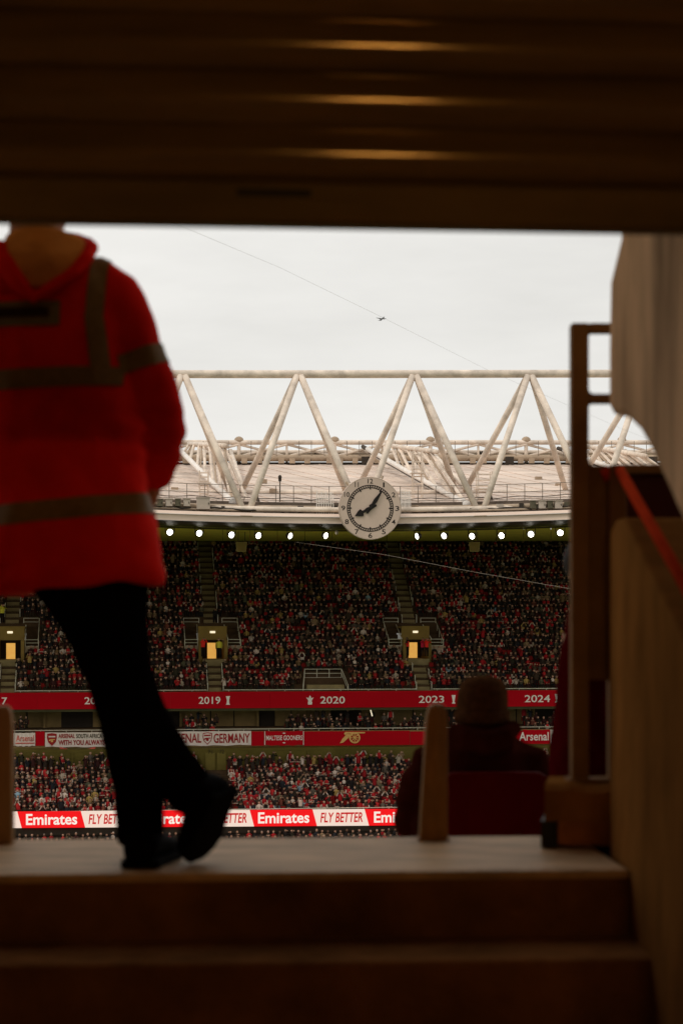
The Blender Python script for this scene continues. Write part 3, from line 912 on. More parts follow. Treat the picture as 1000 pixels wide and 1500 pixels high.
# cabinets on the lip
def cabinet(label, x, y0, y1, w, m):
    v = lip_v(x) + 0.7
    u0, zb = SZ(x, y1, v); zt = SZ(x, y0, v)[1]
    root = empty('roof_cabinet', S(u0, v, zb), label, 'cabinet', 'cabinets along the roof lip')
    MB().obox(S, (u0 - w / 2, v, zb), (u0 + w / 2, v + 0.5, zt)).build('body', m, root, bevel=0.03)
    MB().obox(S, (u0 - w / 2 - 0.05, v - 0.06, zt + 0.003), (u0 + w / 2 + 0.05, v + 0.55, zt + 0.06)).build('lid', M['cabinet_pale'], root)
    MB().obox(S, (u0 + w / 2 - 0.14, v - 0.04, (zb + zt) / 2 - 0.08), (u0 + w / 2 - 0.09, v - 0.003, (zb + zt) / 2 + 0.08)).build('latch', M['dark_metal'], root)
near_j = 'on roof lip next to red-jacketed steward'
near_p = 'on roof lip next to steel post'
cabinet('grey-brown large cabinet on the roof lip at the foot of the white truss', 298, 729, 746, 1.1, M['cabinet_pale'])
for x, m, l in ((235, 'cabinet_dark', 'small dark cabinet ' + near_j + ', far from the large one'), (248, 'cabinet_pale', 'small pale cabinet ' + near_j + ', between two dark ones'),
                (261, 'cabinet_dark', 'small dark cabinet ' + near_j + ', nearer the large one'), (274, 'cabinet_pale', 'small pale cabinet ' + near_j + ', beside the large cabinet')):
    cabinet(l, x, 731, 741.5, 0.45 if 'dark' in m else 0.55, M[m])
for x, m, l in ((781, 'cabinet_dark', 'small dark cabinet ' + near_p + ', inner end of row'), (794, 'cabinet_pale', 'small pale cabinet ' + near_p + ', between two dark ones'),
                (806, 'cabinet_dark', 'small dark cabinet ' + near_p + ', between two pale ones'), (818, 'cabinet_pale', 'small pale cabinet ' + near_p + ', outer end of row')):
    cabinet(l, x, 733.5, 745, 0.45 if 'dark' in m else 0.6, M[m])
an = empty('roof_mast', SP(410, 737, -15), 'thin dark instrument mast standing behind the roof guard rail', 'mast')
MB().tube(SP(410, 737, -15), SP(410, 699, -15), 0.05, n=6).build('pole', M['dark_metal'], an)
MB().ell(SP(410, 699, -15), (0.16, 0.16, 0.2), 10, 6).build('sensor_head', M['dark_metal'], an)
MB().obox(lambda a, b, c: SP(410, 703, -15) + Vector((a, b, c)), (-0.13, -0.1, -0.12), (0.13, 0.1, 0.1)).build('sensor_box', M['dark_metal'], an)

# ------------------------------------------------------------------ rear truss
rt = empty('rear_truss', SP(530, 678, 25), 'long low cross-braced truss with large pipes along the rear of roof', 'truss')
VR = 24.6
xr = list(range(-150, 1151, 50))
MB().path([SP(x, 648, VR) for x in xr], 0.26, 10).build('top_chord', M['truss'], rt, smooth=True)
MB().path([SP(x, 671, VR - 0.3) for x in xr], 0.38, 10).build('large_pipe', M['pipe'], rt, smooth=True)
MB().path([SP(x, 663, VR + 1.5) for x in xr], 0.28, 10).build('middle_pipe', M['truss'], rt, smooth=True)
MB().path([SP(x, 679, VR - 0.2) for x in xr], 0.14, 8).build('lower_pipe', M['dark_metal'], rt, smooth=True)
x = -140
k = 0
while x < 1120:
    MB().tube(SP(x, 682, VR), SP(x, 646 if k % 2 else 649, VR), 0.2 if k % 2 else 0.12, n=8).build('post', M['truss'], rt)
    MB().tube(SP(x, 651, VR + 0.1), SP(x + 70, 669, VR + 0.1), 0.14, n=7).build('brace', M['truss'], rt)
    MB().tube(SP(x, 669, VR - 0.1), SP(x + 70, 651, VR - 0.1), 0.14, n=7).build('brace', M['truss'], rt)
    if k % 2:
        MB().ell(SP(x, 645, VR), (0.5, 0.3, 0.42), 10, 6).build('post_cap', M['pipe'], rt)
    for d in (18, 36, 55):
        MB().tube(SP(x + d, 676, VR - 0.6), SP(x + d, 646, VR - 0.6), 0.035, n=5).build('rail_post', M['rail_grey'], rt)
    for d in (8, 30, 62):
        MB().obox(lambda a, b, c: SP(x + d, 676, VR - 0.8) + Vector((a, b, c)), (-0.3, -0.2, -0.2), (0.3, 0.2, 0.35)).build('pipe_clamp', M['pipe'], rt)
    if k % 3 == 0:
        MB().obox(lambda a, b, c: SP(x + 45, 676, VR - 1) + Vector((a, b, c)), (-0.4, -0.2, -0.25), (0.5, 0.2, 0.5)).build('valve', M['dark_metal'], rt)
    x += 70; k += 1
for x in (462, 467, 702, 706):
    MB().tube(SP(x, 667, VR + 1), SP(x, 661, VR + 1), 0.14, n=7).build('stub_pipe', M['dark_metal'], rt)

# ------------------------------------------------------------------ floodlights under the lip
lights = [(249, 779.5), (292, 781), (339, 783.6), (378.5, 784.6), (425, 785), (477, 784.6), (610.5, 785.4), (650, 785), (691, 785.4), (734, 784.6), (777, 782.5), (820, 780.4)]
lw = [0.92, 0.86, 0.84, 0.78, 0.6, 0.68, 0.5, 0.75, 0.8, 0.85, 0.92, 0.95]
for (x, y), w in zip(lights, lw):
    v = lip_v(x) + 2.4
    c = SP(x, y, v)
    root = empty('floodlight', c, 'round lit floodlight hanging under the roof lip', 'floodlight', 'floodlights under the roof lip')
    tilt = 1 if x > 530 else -1
    yaw = math.acos(w) * tilt * -1
    rot = Matrix.Rotation(yaw, 3, 'Z') @ Matrix.Rotation(R(14), 3, 'X')
    nrm = rot @ Vector((0, -1, 0))
    ax = rot @ Vector((1, 0, 0)); up = ax.cross(nrm) * -1
    def disc(d, r, n=18): return [c + nrm * d + (ax * math.cos(2 * math.pi * k / n) + up * math.sin(2 * math.pi * k / n)) * r for k in range(n)]
    MB().loft([disc(-0.42, 0.1), disc(-0.3, 0.24), disc(-0.02, 0.33), disc(0.06, 0.345), disc(0.06, 0.30), disc(0.0, 0.255)]).build('housing', M['dark_metal'], root, smooth=True)
    MB().loft([disc(0.012, 0.25), disc(0.02, 0.24), disc(0.03, 0.18), disc(0.035, 0.02)]).build('lens', M['flood'], root)
    mbk = MB()
    mbk.tube(c + ax * 0.4, c + ax * 0.4 + Vector((0, 0.1, 0.62)), 0.035, n=5)
    mbk.tube(c - ax * 0.4, c - ax * 0.4 + Vector((0, 0.1, 0.62)), 0.035, n=5)
    mbk.tube(c - ax * 0.4 + Vector((0, 0.1, 0.62)), c + ax * 0.4 + Vector((0, 0.1, 0.62)), 0.045, n=5)
    mbk.tube(c + Vector((0, 0.1, 0.62)), c + Vector((0, 0.1, 0.95)), 0.05, n=5)
    mbk.build('bracket', M['dark_metal'], root)
for x, lb in ((354, 'tan loudspeaker box hanging under the roof on the nine o\'clock side of clock'), (694, 'tan loudspeaker box hanging under a floodlight on the three o\'clock side of clock')):
    c = SP(x, 801, -8)
    root = empty('loudspeaker', c, lb, 'loudspeaker', 'loudspeakers under the roof')
    MB().hexa([c + Vector(p) for p in [(-0.42, -0.4, -0.45), (0.42, -0.4, -0.45), (0.38, 0.4, -0.35), (-0.38, 0.4, -0.35), (-0.5, -0.5, 0.42), (0.5, -0.5, 0.42), (0.45, 0.4, 0.42), (-0.45, 0.4, 0.42)]]).build('cabinet', M['speaker'], root, bevel=0.03)
    MB().hexa([c + Vector(p) for p in [(-0.36, -0.45, -0.38), (0.36, -0.45, -0.38), (0.36, -0.42, -0.38), (-0.36, -0.42, -0.38), (-0.42, -0.53, 0.34), (0.42, -0.53, 0.34), (0.42, -0.5, 0.34), (-0.42, -0.5, 0.34)]]).build('grille', M['club_wall'], root)
    for s in (-0.3, 0.3):
        MB().tube(c + Vector((s, 0, 0.4)), c + Vector((s, 0, 1.4)), 0.03, n=5).build('hanger', M['dark_metal'], root)
c = SP(493, 780, -15.6)
cm = empty('dome_camera', c, 'small pale dome camera hanging under the roof beside the clock', 'camera')
MB().tube(c, c + Vector((0, 0, 0.7)), 0.04, n=5).build('stem', M['cabinet_pale'], cm)
MB().ell(c, (0.15, 0.15, 0.2), 10, 6).build('dome', M['cabinet_pale'], cm, smooth=True)

# ------------------------------------------------------------------ clock
CV = -19.2
cc = SP(542, 744.5, CV)
RC = 46.0 * cc.y / F
ck = empty('stadium_clock', cc - Vector((0, 0, RC)), 'big round pale clock with black numerals on roof lip', 'clock')
def CP(r, ang, d=0.0):
    """clock face: ang clockwise from twelve, d forward"""
    return S(0, -d, 0) - S(0, 0, 0) + cc + (S(1, 0, 0) - S(0, 0, 0)) * (r * math.sin(ang)) + Vector((0, 0, r * math.cos(ang)))
def cring(r, d, n=72): return [CP(r, 2 * math.pi * k / n, d) for k in range(n)]
MB().loft([cring(RC * 0.96, -0.55), cring(RC, -0.45), cring(RC, 0.0), cring(RC * 0.985, 0.03), cring(RC * 0.975, 0.0)]).build('casing', M['clock_rim'], ck)
MB().loft([cring(RC * 0.974, 0.002), cring(RC * 0.974, 0.02)]).build('dial', M['clock_face'], ck)
for r_ in (0.655, 0.735):
    MB().loft([cring(RC * (r_ - 0.013), 0.024), cring(RC * (r_ - 0.013), 0.04), cring(RC * (r_ + 0.013), 0.04), cring(RC * (r_ + 0.013), 0.024)], cap=False).build('minute_ring', M['clock_black'], ck)
for k in range(60):
    a = 2 * math.pi * k / 60
    big = k % 5 == 0
    w = 0.014 if not big else 0.02
    r0, r1 = (0.655, 0.735) if not big else (0.60, 0.735)
    m2 = MB()
    vs = []
    for d in (0.024, 0.043):
        for rr, aa in ((r0, -w / r0), (r0, w / r0), (r1, w / r1), (r1, -w / r1)):
            vs.append(CP(RC * rr, a + aa, d))
    m2.hexa(vs).build('minute_mark', M['clock_black'], ck)
for hnum in range(1, 13):
    a = 2 * math.pi * hnum / 12
    s = str(hnum)
    t = text_mesh(s, RC * (0.125 if len(s) == 1 and s != '1' else (0.05 if s == '1' else (0.17 if s != '11' else 0.12))), RC * 0.155, 0.01)
    rr = RC * 0.865
    t.v = [tuple(CP(rr, a, 0.03) + (S(1, 0, 0) - S(0, 0, 0)) * p[0] + Vector((0, 0, p[2]))) for p in t.v]
    t.build('numeral', M['clock_black'], ck, fixn=False)
def hand(name, ang, poly, d):
    def f(dd):
        def g(a, b):   # a across, b outward
            base_ = CP(0, 0, dd)
            e = CP(1, ang, 0) - CP(0, 0, 0); n_ = CP(1, ang + math.pi / 2, 0) - CP(0, 0, 0)
            return base_ + e * (b * RC) + n_ * (a * RC)
        return g
    MB().prism(poly, f(d + 0.05), f(d)).build(name, M['clock_black'], ck)
hand('hour_hand', R(243), [(-0.035, -0.22), (0.035, -0.22), (0.05, 0.0), (0.07, 0.1), (0.04, 0.2), (0.045, 0.27), (0.12, 0.30), (0.10, 0.38), (0.0, 0.56), (-0.10, 0.38), (-0.12, 0.30), (-0.045, 0.27), (-0.04, 0.2), (-0.07, 0.1), (-0.05, 0.0)], 0.06)
hand('minute_hand', R(34), [(-0.03, -0.2), (0.03, -0.2), (0.05, 0.0), (0.09, 0.06), (0.05, 0.14), (0.065, 0.3), (0.02, 0.66), (-0.02, 0.66), (-0.065, 0.3), (-0.05, 0.14), (-0.09, 0.06), (-0.05, 0.0)], 0.12)
MB().loft([cring(RC * 0.06, 0.1, 20), cring(RC * 0.06, 0.2, 20), cring(RC * 0.03, 0.22, 20)]).build('hand_boss', M['clock_black'], ck)
MB().tube(CP(RC * 1.02, R(-42), -0.2), CP(RC * 1.02, R(22), -0.2), 0.07, n=6).build('top_bar', M['truss'], ck)
for a in (-42, 22):
    MB().tube(CP(RC * 0.9, R(a), -0.3), CP(RC * 1.12, R(a), -0.5), 0.12, n=6).build('mount', M['pipe'], ck)
for a in (-75, 75, 110, -110):
    MB().tube(CP(RC * 0.7, R(a), -0.56), CP(RC * 0.7, R(a), -1.6), 0.1, n=6).build('back_strut', M['dark_metal'], ck)

# ------------------------------------------------------------------ cables, aircraft
def cable(label, pts, r, m):
    pts = [Vector(p) for p in pts]
    fine = []
    for a, b in zip(pts[:-1], pts[1:]):
        for k in range(12):
            fine.append(a.lerp(b, k / 12))
    fine.append(pts[-1])
    o = MB().path(fine, r, 6).build('camera_cable', m, smooth=True)
    tag(o, label, 'cable')
cable('thin grey cable crossing the sky past the small aircraft', [P(150, 284, 60), P(265, 331, 78), P(410, 392, 95), P(556, 463, 112), P(720, 545, 128), P(910, 628, 145), P(1100, 702, 158)], 0.0055, M['cable'])
cable('thin pale cable slanting down across the upper stand crowd', [SP(432, 794, -15.5), P(560, 812, 150), P(700, 839, 138), P(832, 862, 126), P(1000, 890, 112)], 0.008, M['cable_pale'])

pc = P(559.5, 467, 6000)
rotp = Matrix.Rotation(R(24), 3, 'Z') @ Matrix.Rotation(R(-14), 3, 'X')
def AP(x, y, z): return pc + rotp @ Vector((x, y, z))
ap = empty('aircraft', pc, 'tiny dark airliner flying against the pale cloud', 'aircraft')
MB().path([AP(0, -17, 0), AP(0, -15, 0), AP(0, -11, 0), AP(0, 9, 0), AP(0, 15, 0.8), AP(0, 19, 1.4)], [0.2, 1.3, 2.0, 2.0, 1.2, 0.3], 12).build('fuselage', M['plane'], ap, smooth=True)
for s in (-1, 1):
    MB().hexa([AP(0, -5, -1), AP(s * 17, 5, 4.4), AP(s * 17, 7, 4.4), AP(0, 3, -1), AP(0, -5, 0), AP(s * 17, 5, 4.8), AP(s * 17, 7, 4.8), AP(0, 3, 0)]).build('wing', M['plane'], ap)
    MB().hexa([AP(0, 13, 1), AP(s * 6.5, 17, 1.8), AP(s * 6.5, 18.4, 1.8), AP(0, 17, 1), AP(0, 13, 1.5), AP(s * 6.5, 17, 2.1), AP(s * 6.5, 18.4, 2.1), AP(0, 17, 1.5)]).build('tailplane', M['plane'], ap)
    MB().path([AP(s * 6, -5, -1.8), AP(s * 6, -4, -1.8), AP(s * 6, 0, -1.6)], [0.9, 1.1, 0.6], 10).build('engine', M['plane'], ap, smooth=True)
MB().hexa([AP(-0.2, 12, 1.5), AP(0.2, 12, 1.5), AP(0.2, 17.5, 1.5), AP(-0.2, 17.5, 1.5), AP(-0.2, 16.5, 8), AP(0.2, 16.5, 8), AP(0.2, 19, 8), AP(-0.2, 19, 8)]).build('tail_fin', M['plane'], ap)

# ================================================================== CROWD
def template(pose, r):
    """low-poly spectator facing -Y, standing point at the origin; returns verts, quads, face part ids
    parts: 0 skin 1 hair 2 torso 3 arms 4 legs 5 hat/scarf"""
    V, Q, C = [], [], []
    def ring(c, a, b, n, tilt=0.0):
        return [(c[0] + a * math.cos(2 * math.pi * k / n), c[1] + b * math.sin(2 * math.pi * k / n), c[2]) for k in range(n)]
    def loft(rings, part, cap=True):
        n = len(rings[0]); k0 = len(V)
        for rg in rings: V.extend(rg)
        for i in range(len(rings) - 1):
            for k in range(n):
                a, b = k0 + i * n + k, k0 + i * n + (k + 1) % n
                Q.append((a, b, b + n, a + n)); C.append(part(i, k) if callable(part) else part)
        if cap:
            t = k0 + (len(rings) - 1) * n
            for k in range(1, n - 2, 2):
                Q.append((t, t + k, t + k + 1, t + k + 2)); C.append(part(len(rings) - 2, 0) if callable(part) else part)
    def limb(pts, rs, part, n=4):
        rings = []
        for i, p in enumerate(pts):
            p = Vector(p)
            d = (Vector(pts[min(i + 1, len(pts) - 1)]) - Vector(pts[max(i - 1, 0)])).normalized()
            e = d.orthogonal().normalized(); f = d.cross(e)
            rings.append([tuple(p + (e * math.cos(2 * math.pi * k / n + 0.78) + f * math.sin(2 * math.pi * k / n + 0.78)) * rs[i]) for k in range(n)])
        loft(rings, part)
    stand = pose == 'stand'
    b = 0.42 if not stand else 0.86
    lean = r.uniform(-0.04, 0.12)
    w = r.uniform(0.9, 1.12)
    has = r.random() < 0.4
    def scarf(i, k): return 5 if has and (i >= 2 or (i == 1 and k in (5, 6))) else 2
    loft([ring((0, 0, b), .17 * w, .12, 8), ring((0, -.02 - lean * .4, b + .3), .185 * w, .125, 8), ring((0, -lean, b + .48), .21 * w, .11, 8), ring((0, -lean, b + .56), .12, .085, 8), ring((0, -lean - .01, b + .6), .06, .06, 8)], scarf)
    hz = b + 0.73 + r.uniform(-.02, .02)
    hx, hy = r.uniform(-.03, .03), -lean - .04
    hat = r.random() < 0.3
    hd = []
    for j, t in enumerate((0.12, 0.3, 0.5, 0.68, 0.84, 0.97)):
        th = math.pi * t
        hd.append(ring((hx, hy, hz - .135 * math.cos(th)), .095 * math.sin(th), .108 * math.sin(th), 8))
    def hp(i, k):
        front = 4 <= k <= 7
        if i >= 3: return 5 if hat else 1
        return 0 if front and i <= 2 else (5 if (hat and i == 2) else 1)
    loft(hd, hp)
    kind = r.choice(['lap', 'lap', 'fold', 'fold', 'up', 'phone']) if pose != 'stand' else r.choice(['side', 'side', 'fold', 'up'])
    for s in (-1, 1):
        sh = (s * .2 * w, -lean, b + .49)
        if kind == 'lap': pts = [sh, (s * .27, -.06 - lean, b + .24), (s * .13, -.32, b + .14), (s * .1, -.38, b + .14)]
        elif kind == 'fold': pts = [sh, (s * .26, -.1 - lean, b + .26), (-s * .04, -.22 - lean, b + .28), (-s * .1, -.22 - lean, b + .28)]
        elif kind == 'up': pts = [sh, (s * .28, -.2, b + .42), (s * .1, -.26, b + .72), (s * .08, -.26, b + .8)]
        elif kind == 'phone': pts = [sh, (s * .25, -.15, b + .28), (s * .08, -.28, b + .48), (s * .05, -.28, b + .54)]
        else: pts = [sh, (s * .26, .0, b + .22), (s * .25, -.06, b - .02), (s * .25, -.07, b - .1)]
        limb(pts, [.065, .055, .042, .04], lambda i, k: 3 if i < 2 else 0)
        if stand:
            limb([(s * .09, 0, b + .02), (s * .1, -.01, .46), (s * .1, .0, .04)], [.095, .07, .055], 4)
        else:
            limb([(s * .09, .0, b + .05), (s * .11, -.42, b + .06), (s * .11, -.42, .05)], [.09, .075, .055], 4)
    return np.array(V, dtype=np.float32), np.array(Q, dtype=np.int32), np.array(C, dtype=np.int8)

tr_rng = random.Random(5)
T_SIT = [template('sit', tr_rng) for _ in range(22)]
T_STAND = [template('stand', tr_rng) for _ in range(8)]
SKINS = [(.44, .23, .15), (.50, .28, .19), (.36, .19, .12), (.16, .08, .05), (.48, .26, .17)]
HAIRS = [(.02, .013, .009), (.035, .02, .012), (.08, .045, .02), (.16, .10, .05), (.22, .18, .15)]
DARKS = [(.014, .010, .009), (.022, .015, .012), (.035, .022, .015), (.018, .018, .022), (.05, .03, .018), (.032, .026, .014), (.045, .012, .010)]
MIDS = [(.12, .075, .045), (.17, .10, .045), (.09, .08, .045), (.24, .15, .08), (.10, .075, .055), (.18, .05, .03)]
REDS = [(.36, .012, .015), (.26, .01, .012), (.42, .02, .02), (.20, .008, .01)]
WHITES = [(.66, .52, .43), (.52, .40, .32), (.40, .31, .23)]
OUT = ['dark coat', 'brown or grey coat', 'red top', 'red shirt with white sleeves', 'white top', 'dark coat and bright hat', 'yellow-brown coat', 'pale blue top']
def outfit(r, wts):
    k = r.choices(range(8), wts)[0]
    leg = r.choice(DARKS)
    hat = r.choice(DARKS + REDS[:3])
    if k == 0: t = a = r.choice(DARKS)
    elif k == 1: t = a = r.choice(MIDS)
    elif k == 2: t = a = r.choice(REDS)
    elif k == 3: t, a = r.choice(REDS[:3]), r.choice(WHITES[:2])
    elif k == 4: t = a = r.choice(WHITES)
    elif k == 5: t = r.choice(DARKS); a = t; hat = r.choice(REDS[:1] + WHITES[:2])
    elif k == 6: t = a = (.38, .24, .07)
    else: t = a = (.25, .36, .42)
    return k, [r.choice(SKINS), r.choice(HAIRS), t, a, leg, hat]
W_UP = [54, 19, 8, 8, 4, 5, 3, 0.5]
W_LOW = [42, 13, 11, 18, 8, 6, 2, 0.6]
W_DARK = [85, 9, 4, 0, 0, 2, 0, 0]

people = []     # (u, v, z, yaw, scale, tmpl, (kind, palette), tier, row)
empties = []    # vacant seats
cr = random.Random(77)
def excluded_upper(u, row, v):
    for q, c in enumerate(AISLES):
        d = abs(u - c)
        if d < 0.82: return True
        if 4 <= row <= 11 and d < 1.5: return True
        if 6 <= row <= 11 and d < 2.75: return True
    x, y = proj(S(u, v, Z0 + RISE * row))
    if row <= 2 and 436 < x < 512: return True
    return False
for i in range(NR - 1):
    v = PITCH * i + 0.45
    ua, ub = U_of(-45, v), U_of(905, v)
    u = ua + cr.uniform(0, 0.3)
    while u < ub:
        if not excluded_upper(u, i, v):
            hole = noise.noise(Vector((u * 0.45, i * 0.6, 3.1))) > 0.43
            if cr.random() < 0.022 or (hole and cr.random() < 0.45):
                empties.append((u, v, Z0 + RISE * i))
            else:
                st = cr.random() < 0.03
                people.append((u + cr.uniform(-.05, .05), v + cr.uniform(-.06, .06), Z0 + RISE * i, cr.uniform(-.5, .5), cr.uniform(.93, 1.08),
                               cr.choice(T_STAND if st else T_SIT), outfit(cr, W_UP), 'up', i))
        u += 0.49
for i in range(3):
    v = -1.2 + 0.8 * i + 0.4
    u = U_of(-45, v)
    while u < U_of(905, v):
        if noise.noise(Vector((u * 0.22, 7.7, 0))) > -0.12 and cr.random() < 0.72:
            st = i == 2 and cr.random() < 0.4
            people.append((u, v + cr.uniform(-.08, .08), -11.3 + 0.4 * i, cr.uniform(-.7, .7), cr.uniform(.93, 1.06), cr.choice(T_STAND if st else T_SIT), outfit(cr, W_DARK if cr.random() < .7 else W_UP), 'club', i))
        u += 0.58
for i in range(LNR):
    v = LV0 + LPITCH * i + 0.5
    u = U_of(-45, v)
    while u < U_of(905, v):
        x, y = proj(S(u, v, LZ0 + LRISE * i))
        aisle = 299 < x < 335 or 164 < x < 200 and i > 7
        if not aisle:
            if cr.random() < 0.05:
                empties.append((u, v, LZ0 + LRISE * i))
            else:
                top = i >= LNR - 2
                if not (i == LNR - 1 and cr.random() < 0.45):
                    st = cr.random() < (0.7 if top else 0.05)
                    people.append((u + cr.uniform(-.05, .05), v + cr.uniform(-.08, .08), LZ0 + LRISE * i, cr.uniform(-.5, .5), cr.uniform(.93, 1.07), cr.choice(T_STAND if st else T_SIT), outfit(cr, W_LOW), 'low', i))
        u += 0.51
for i in range(3):
    v = -16.6 + 0.85 * i + 0.4
    u = U_of(-45, v)
    while u < U_of(905, v):
        if cr.random() < 0.9:
            people.append((u, v, -20.2 + 0.28 * i, cr.uniform(-.6, .6), cr.uniform(.93, 1.06), cr.choice(T_SIT), outfit(cr, W_DARK), 'pit', i))  # dark outfits stand in for shade on the rows below the board
        u += 0.52

def hidden_px(x, y):
    if x < 2 or x > 828: return True
    if y > 1030 and x > 600: return True
    if y > 870 and 132 < x < 215: return True
    if y > 1040 and 132 < x < 330: return True
    return False
# the 300 that show largest stay individuals: the nearest rows in view
vis = []
for idx, p in enumerate(people):
    if p[7] == 'pit': continue
    w = S(p[0], p[1], p[2] + 1.0)
    x, y = proj(w)
    if hidden_px(x, y): continue
    vis.append((w.y, idx))
vis.sort()
solo = set(i for _, i in vis[:300])

def person_mesh(tmpl, pal, name):
    V, Q, C = tmpl
    me = bpy.data.meshes.new(name)
    me.from_pydata(V.tolist(), [], Q.tolist())
    col = me.color_attributes.new('Col', 'FLOAT_COLOR', 'CORNER')
    arr = np.ones((len(Q) * 4, 4), dtype=np.float32)
    pa = np.array(pal, dtype=np.float32)
    arr[:, :3] = np.repeat(pa[C], 4, axis=0)
    col.data.foreach_set('color', arr.ravel())
    me.polygons.foreach_set('use_smooth', [True] * len(Q))
    me.materials.append(M['crowd'])
    return me
def zone_low(x):
    return ('below the crest flag' if x < 135 else 'past the raised shoe' if x < 387 else 'below the framed flag' if x < 450 else
            'below the cannon emblem' if x < 545 else 'below the hanging scarves')
ROWN = ['front', 'second', 'third', 'fourth', 'fifth', 'sixth', 'seventh', 'eighth', 'ninth', 'tenth', 'top']
cache = {}
big_v, big_q, big_c = [], [], []
off = 0
for idx, (u, v, z, yaw, sc, tm, (kd, pal), tier, row) in enumerate(people):
    if idx in solo:
        key = (id(tm), kd, cr.randrange(2))
        if key not in cache:
            cache[key] = person_mesh(tm, pal, 'person')
        o = bpy.data.objects.new('person', cache[key])
        o.location = S(u, v, z + 0.003)
        o.rotation_euler = (0, 0, TH + yaw)
        o.scale = (sc, sc, sc)
        COL.objects.link(o)
        zx = zone_low(proj(S(u, v, z + 1))[0])
        tag(o, 'spectator in %s, %s row above bright board, %s' % (OUT[kd], ROWN[row], zx), 'person',
            '%s row, %s, %s' % (ROWN[row], OUT[kd], zx))
        continue
    V, Q, C = tm
    a = TH + yaw
    ca, sa = math.cos(a), math.sin(a)
    p = S(u, v, z + 0.003)
    W_ = np.empty_like(V)
    W_[:, 0] = (V[:, 0] * ca - V[:, 1] * sa) * sc + p.x
    W_[:, 1] = (V[:, 0] * sa + V[:, 1] * ca) * sc + p.y
    W_[:, 2] = V[:, 2] * sc + p.z
    big_v.append(W_); big_q.append(Q + off); big_c.append(np.array(pal, dtype=np.float32)[C])
    off += len(V)
BV, BQ, BC = np.concatenate(big_v), np.concatenate(big_q), np.concatenate(big_c)
me = bpy.data.meshes.new('crowd')
me.vertices.add(len(BV)); me.vertices.foreach_set('co', BV.ravel())
me.loops.add(len(BQ) * 4); me.loops.foreach_set('vertex_index', BQ.ravel())
me.polygons.add(len(BQ)); me.polygons.foreach_set('loop_start', np.arange(0, len(BQ) * 4, 4, dtype=np.int32))
me.update(calc_edges=True)
col = me.color_attributes.new('Col', 'FLOAT_COLOR', 'CORNER')
arr = np.ones((len(BQ) * 4, 4), dtype=np.float32); arr[:, :3] = np.repeat(BC, 4, axis=0)
col.data.foreach_set('color', arr.ravel())
me.polygons.foreach_set('use_smooth', np.ones(len(BQ), dtype=bool))
me.materials.append(M['crowd'])
me.validate()
o = bpy.data.objects.new('crowd', me); COL.objects.link(o)
tag(o, 'dense crowd of seated spectators filling the tiers of the stand', 'crowd', kind='stuff')

# seats: vacant ones as individuals, those under spectators as one mass
def seat_shape():
    m2 = MB()
    m2.hexa([(-.2, .12, .42), (.2, .12, .42), (.2, .18, .42), (-.2, .18, .42), (-.21, .17, .82), (.21, .17, .82), (.21, .22, .82), (-.21, .22, .82)])
    m2.hexa([(-.2, .02, .42), (.2, .02, .42), (.2, .11, .44), (-.2, .11, .44), (-.19, -.02, .76), (.19, -.02, .76), (.19, .07, .78), (-.19, .07, .78)])
    m2.box((-.03, .04, 0), (.03, .1, .42))
    return m2
seat_me = seat_shape().mesh('seat')
seat_me.materials.append(M['far_seat'])
shown = 0
for u, v, z in empties:
    w = S(u, v, z + 0.6)
    x, y = proj(w)
    if hidden_px(x, y) or shown >= 220: continue
    o = bpy.data.objects.new('stadium_chair', seat_me)
    o.location = S(u, v, z + 0.003); o.rotation_euler = (0, 0, TH)
    COL.objects.link(o)
    if v > -1:
        zone = 'between both tunnel mouths' if 316 < x < 621 else ('nearer the large steward' if x < 316 else 'nearer the steel post')
        lvl = 'high under the roof' if y < 870 else ('midway up' if y < 940 else 'just above dated board')
        tag(o, 'vacant red chair in upper stand, %s, %s' % (lvl, zone), 'chair', 'vacant chairs in the upper stand, ' + lvl + ', ' + zone)
    else:
        zone = zone_low(x)
        tag(o, 'vacant red tip-up chair in lower stand, ' + zone, 'chair', 'vacant chairs in the lower stand, ' + zone)
    shown += 1
sv = np.array([(-.2, .2, .42), (.2, .2, .42), (.21, .25, .82), (-.21, .25, .82)], dtype=np.float32)
vs, fs = [], []
for (u, v, z, yaw, sc, tm, _, tier, row) in people:
    if tier == 'pit': continue
    k = len(vs)
    for a, b, c in sv:
        vs.append(tuple(S(u + float(a), v + float(b) + 0.02, z + float(c))))
    for a, b, c in sv:
        vs.append(tuple(S(u + float(a), v + float(b) + 0.06, z + float(c))))
    fs += [(k, k + 1, k + 2, k + 3), (k + 5, k + 4, k + 7, k + 6), (k + 3, k + 2, k + 6, k + 7), (k + 1, k + 5, k + 6, k + 2), (k, k + 3, k + 7, k + 4)]
o = MB().add(vs, fs).build('occupied_seats', M['far_seat'], fixn=False)
tag(o, 'red seat backs showing between the seated crowd', 'seats', kind='stuff')

# stewards and others at the tunnel mouths
def far_person(label, x, y, v, tm, pal, yaw=0.0, sc=1.0):
    u, z = SZ(x, y, v)
    o = bpy.data.objects.new('person', person_mesh(tm, pal, 'person'))
    o.location = S(u, v, z); o.rotation_euler = (0, 0, TH + yaw); o.scale = (sc * 1.15, sc * 1.1, sc * 1.05)
    COL.objects.link(o)
    tag(o, label, 'person', 'people standing at the tunnel mouths')
BRED, BYEL = (.85, .03, .02), (.72, .62, .06)
dk = DARKS[0]
zf = 3.95
far_person('steward in bright red coat facing steward in yellow at tunnel mouth', 297.5, 962, zf, T_STAND[0], [SKINS[2], HAIRS[0], BRED, BRED, dk, dk], 0.4)
far_person('steward in yellow high-visibility jacket beside the lit tunnel mouth', 321, 963, zf, T_STAND[1], [SKINS[0], HAIRS[1], BYEL, (.40, .36, .05), dk, dk], -0.3)
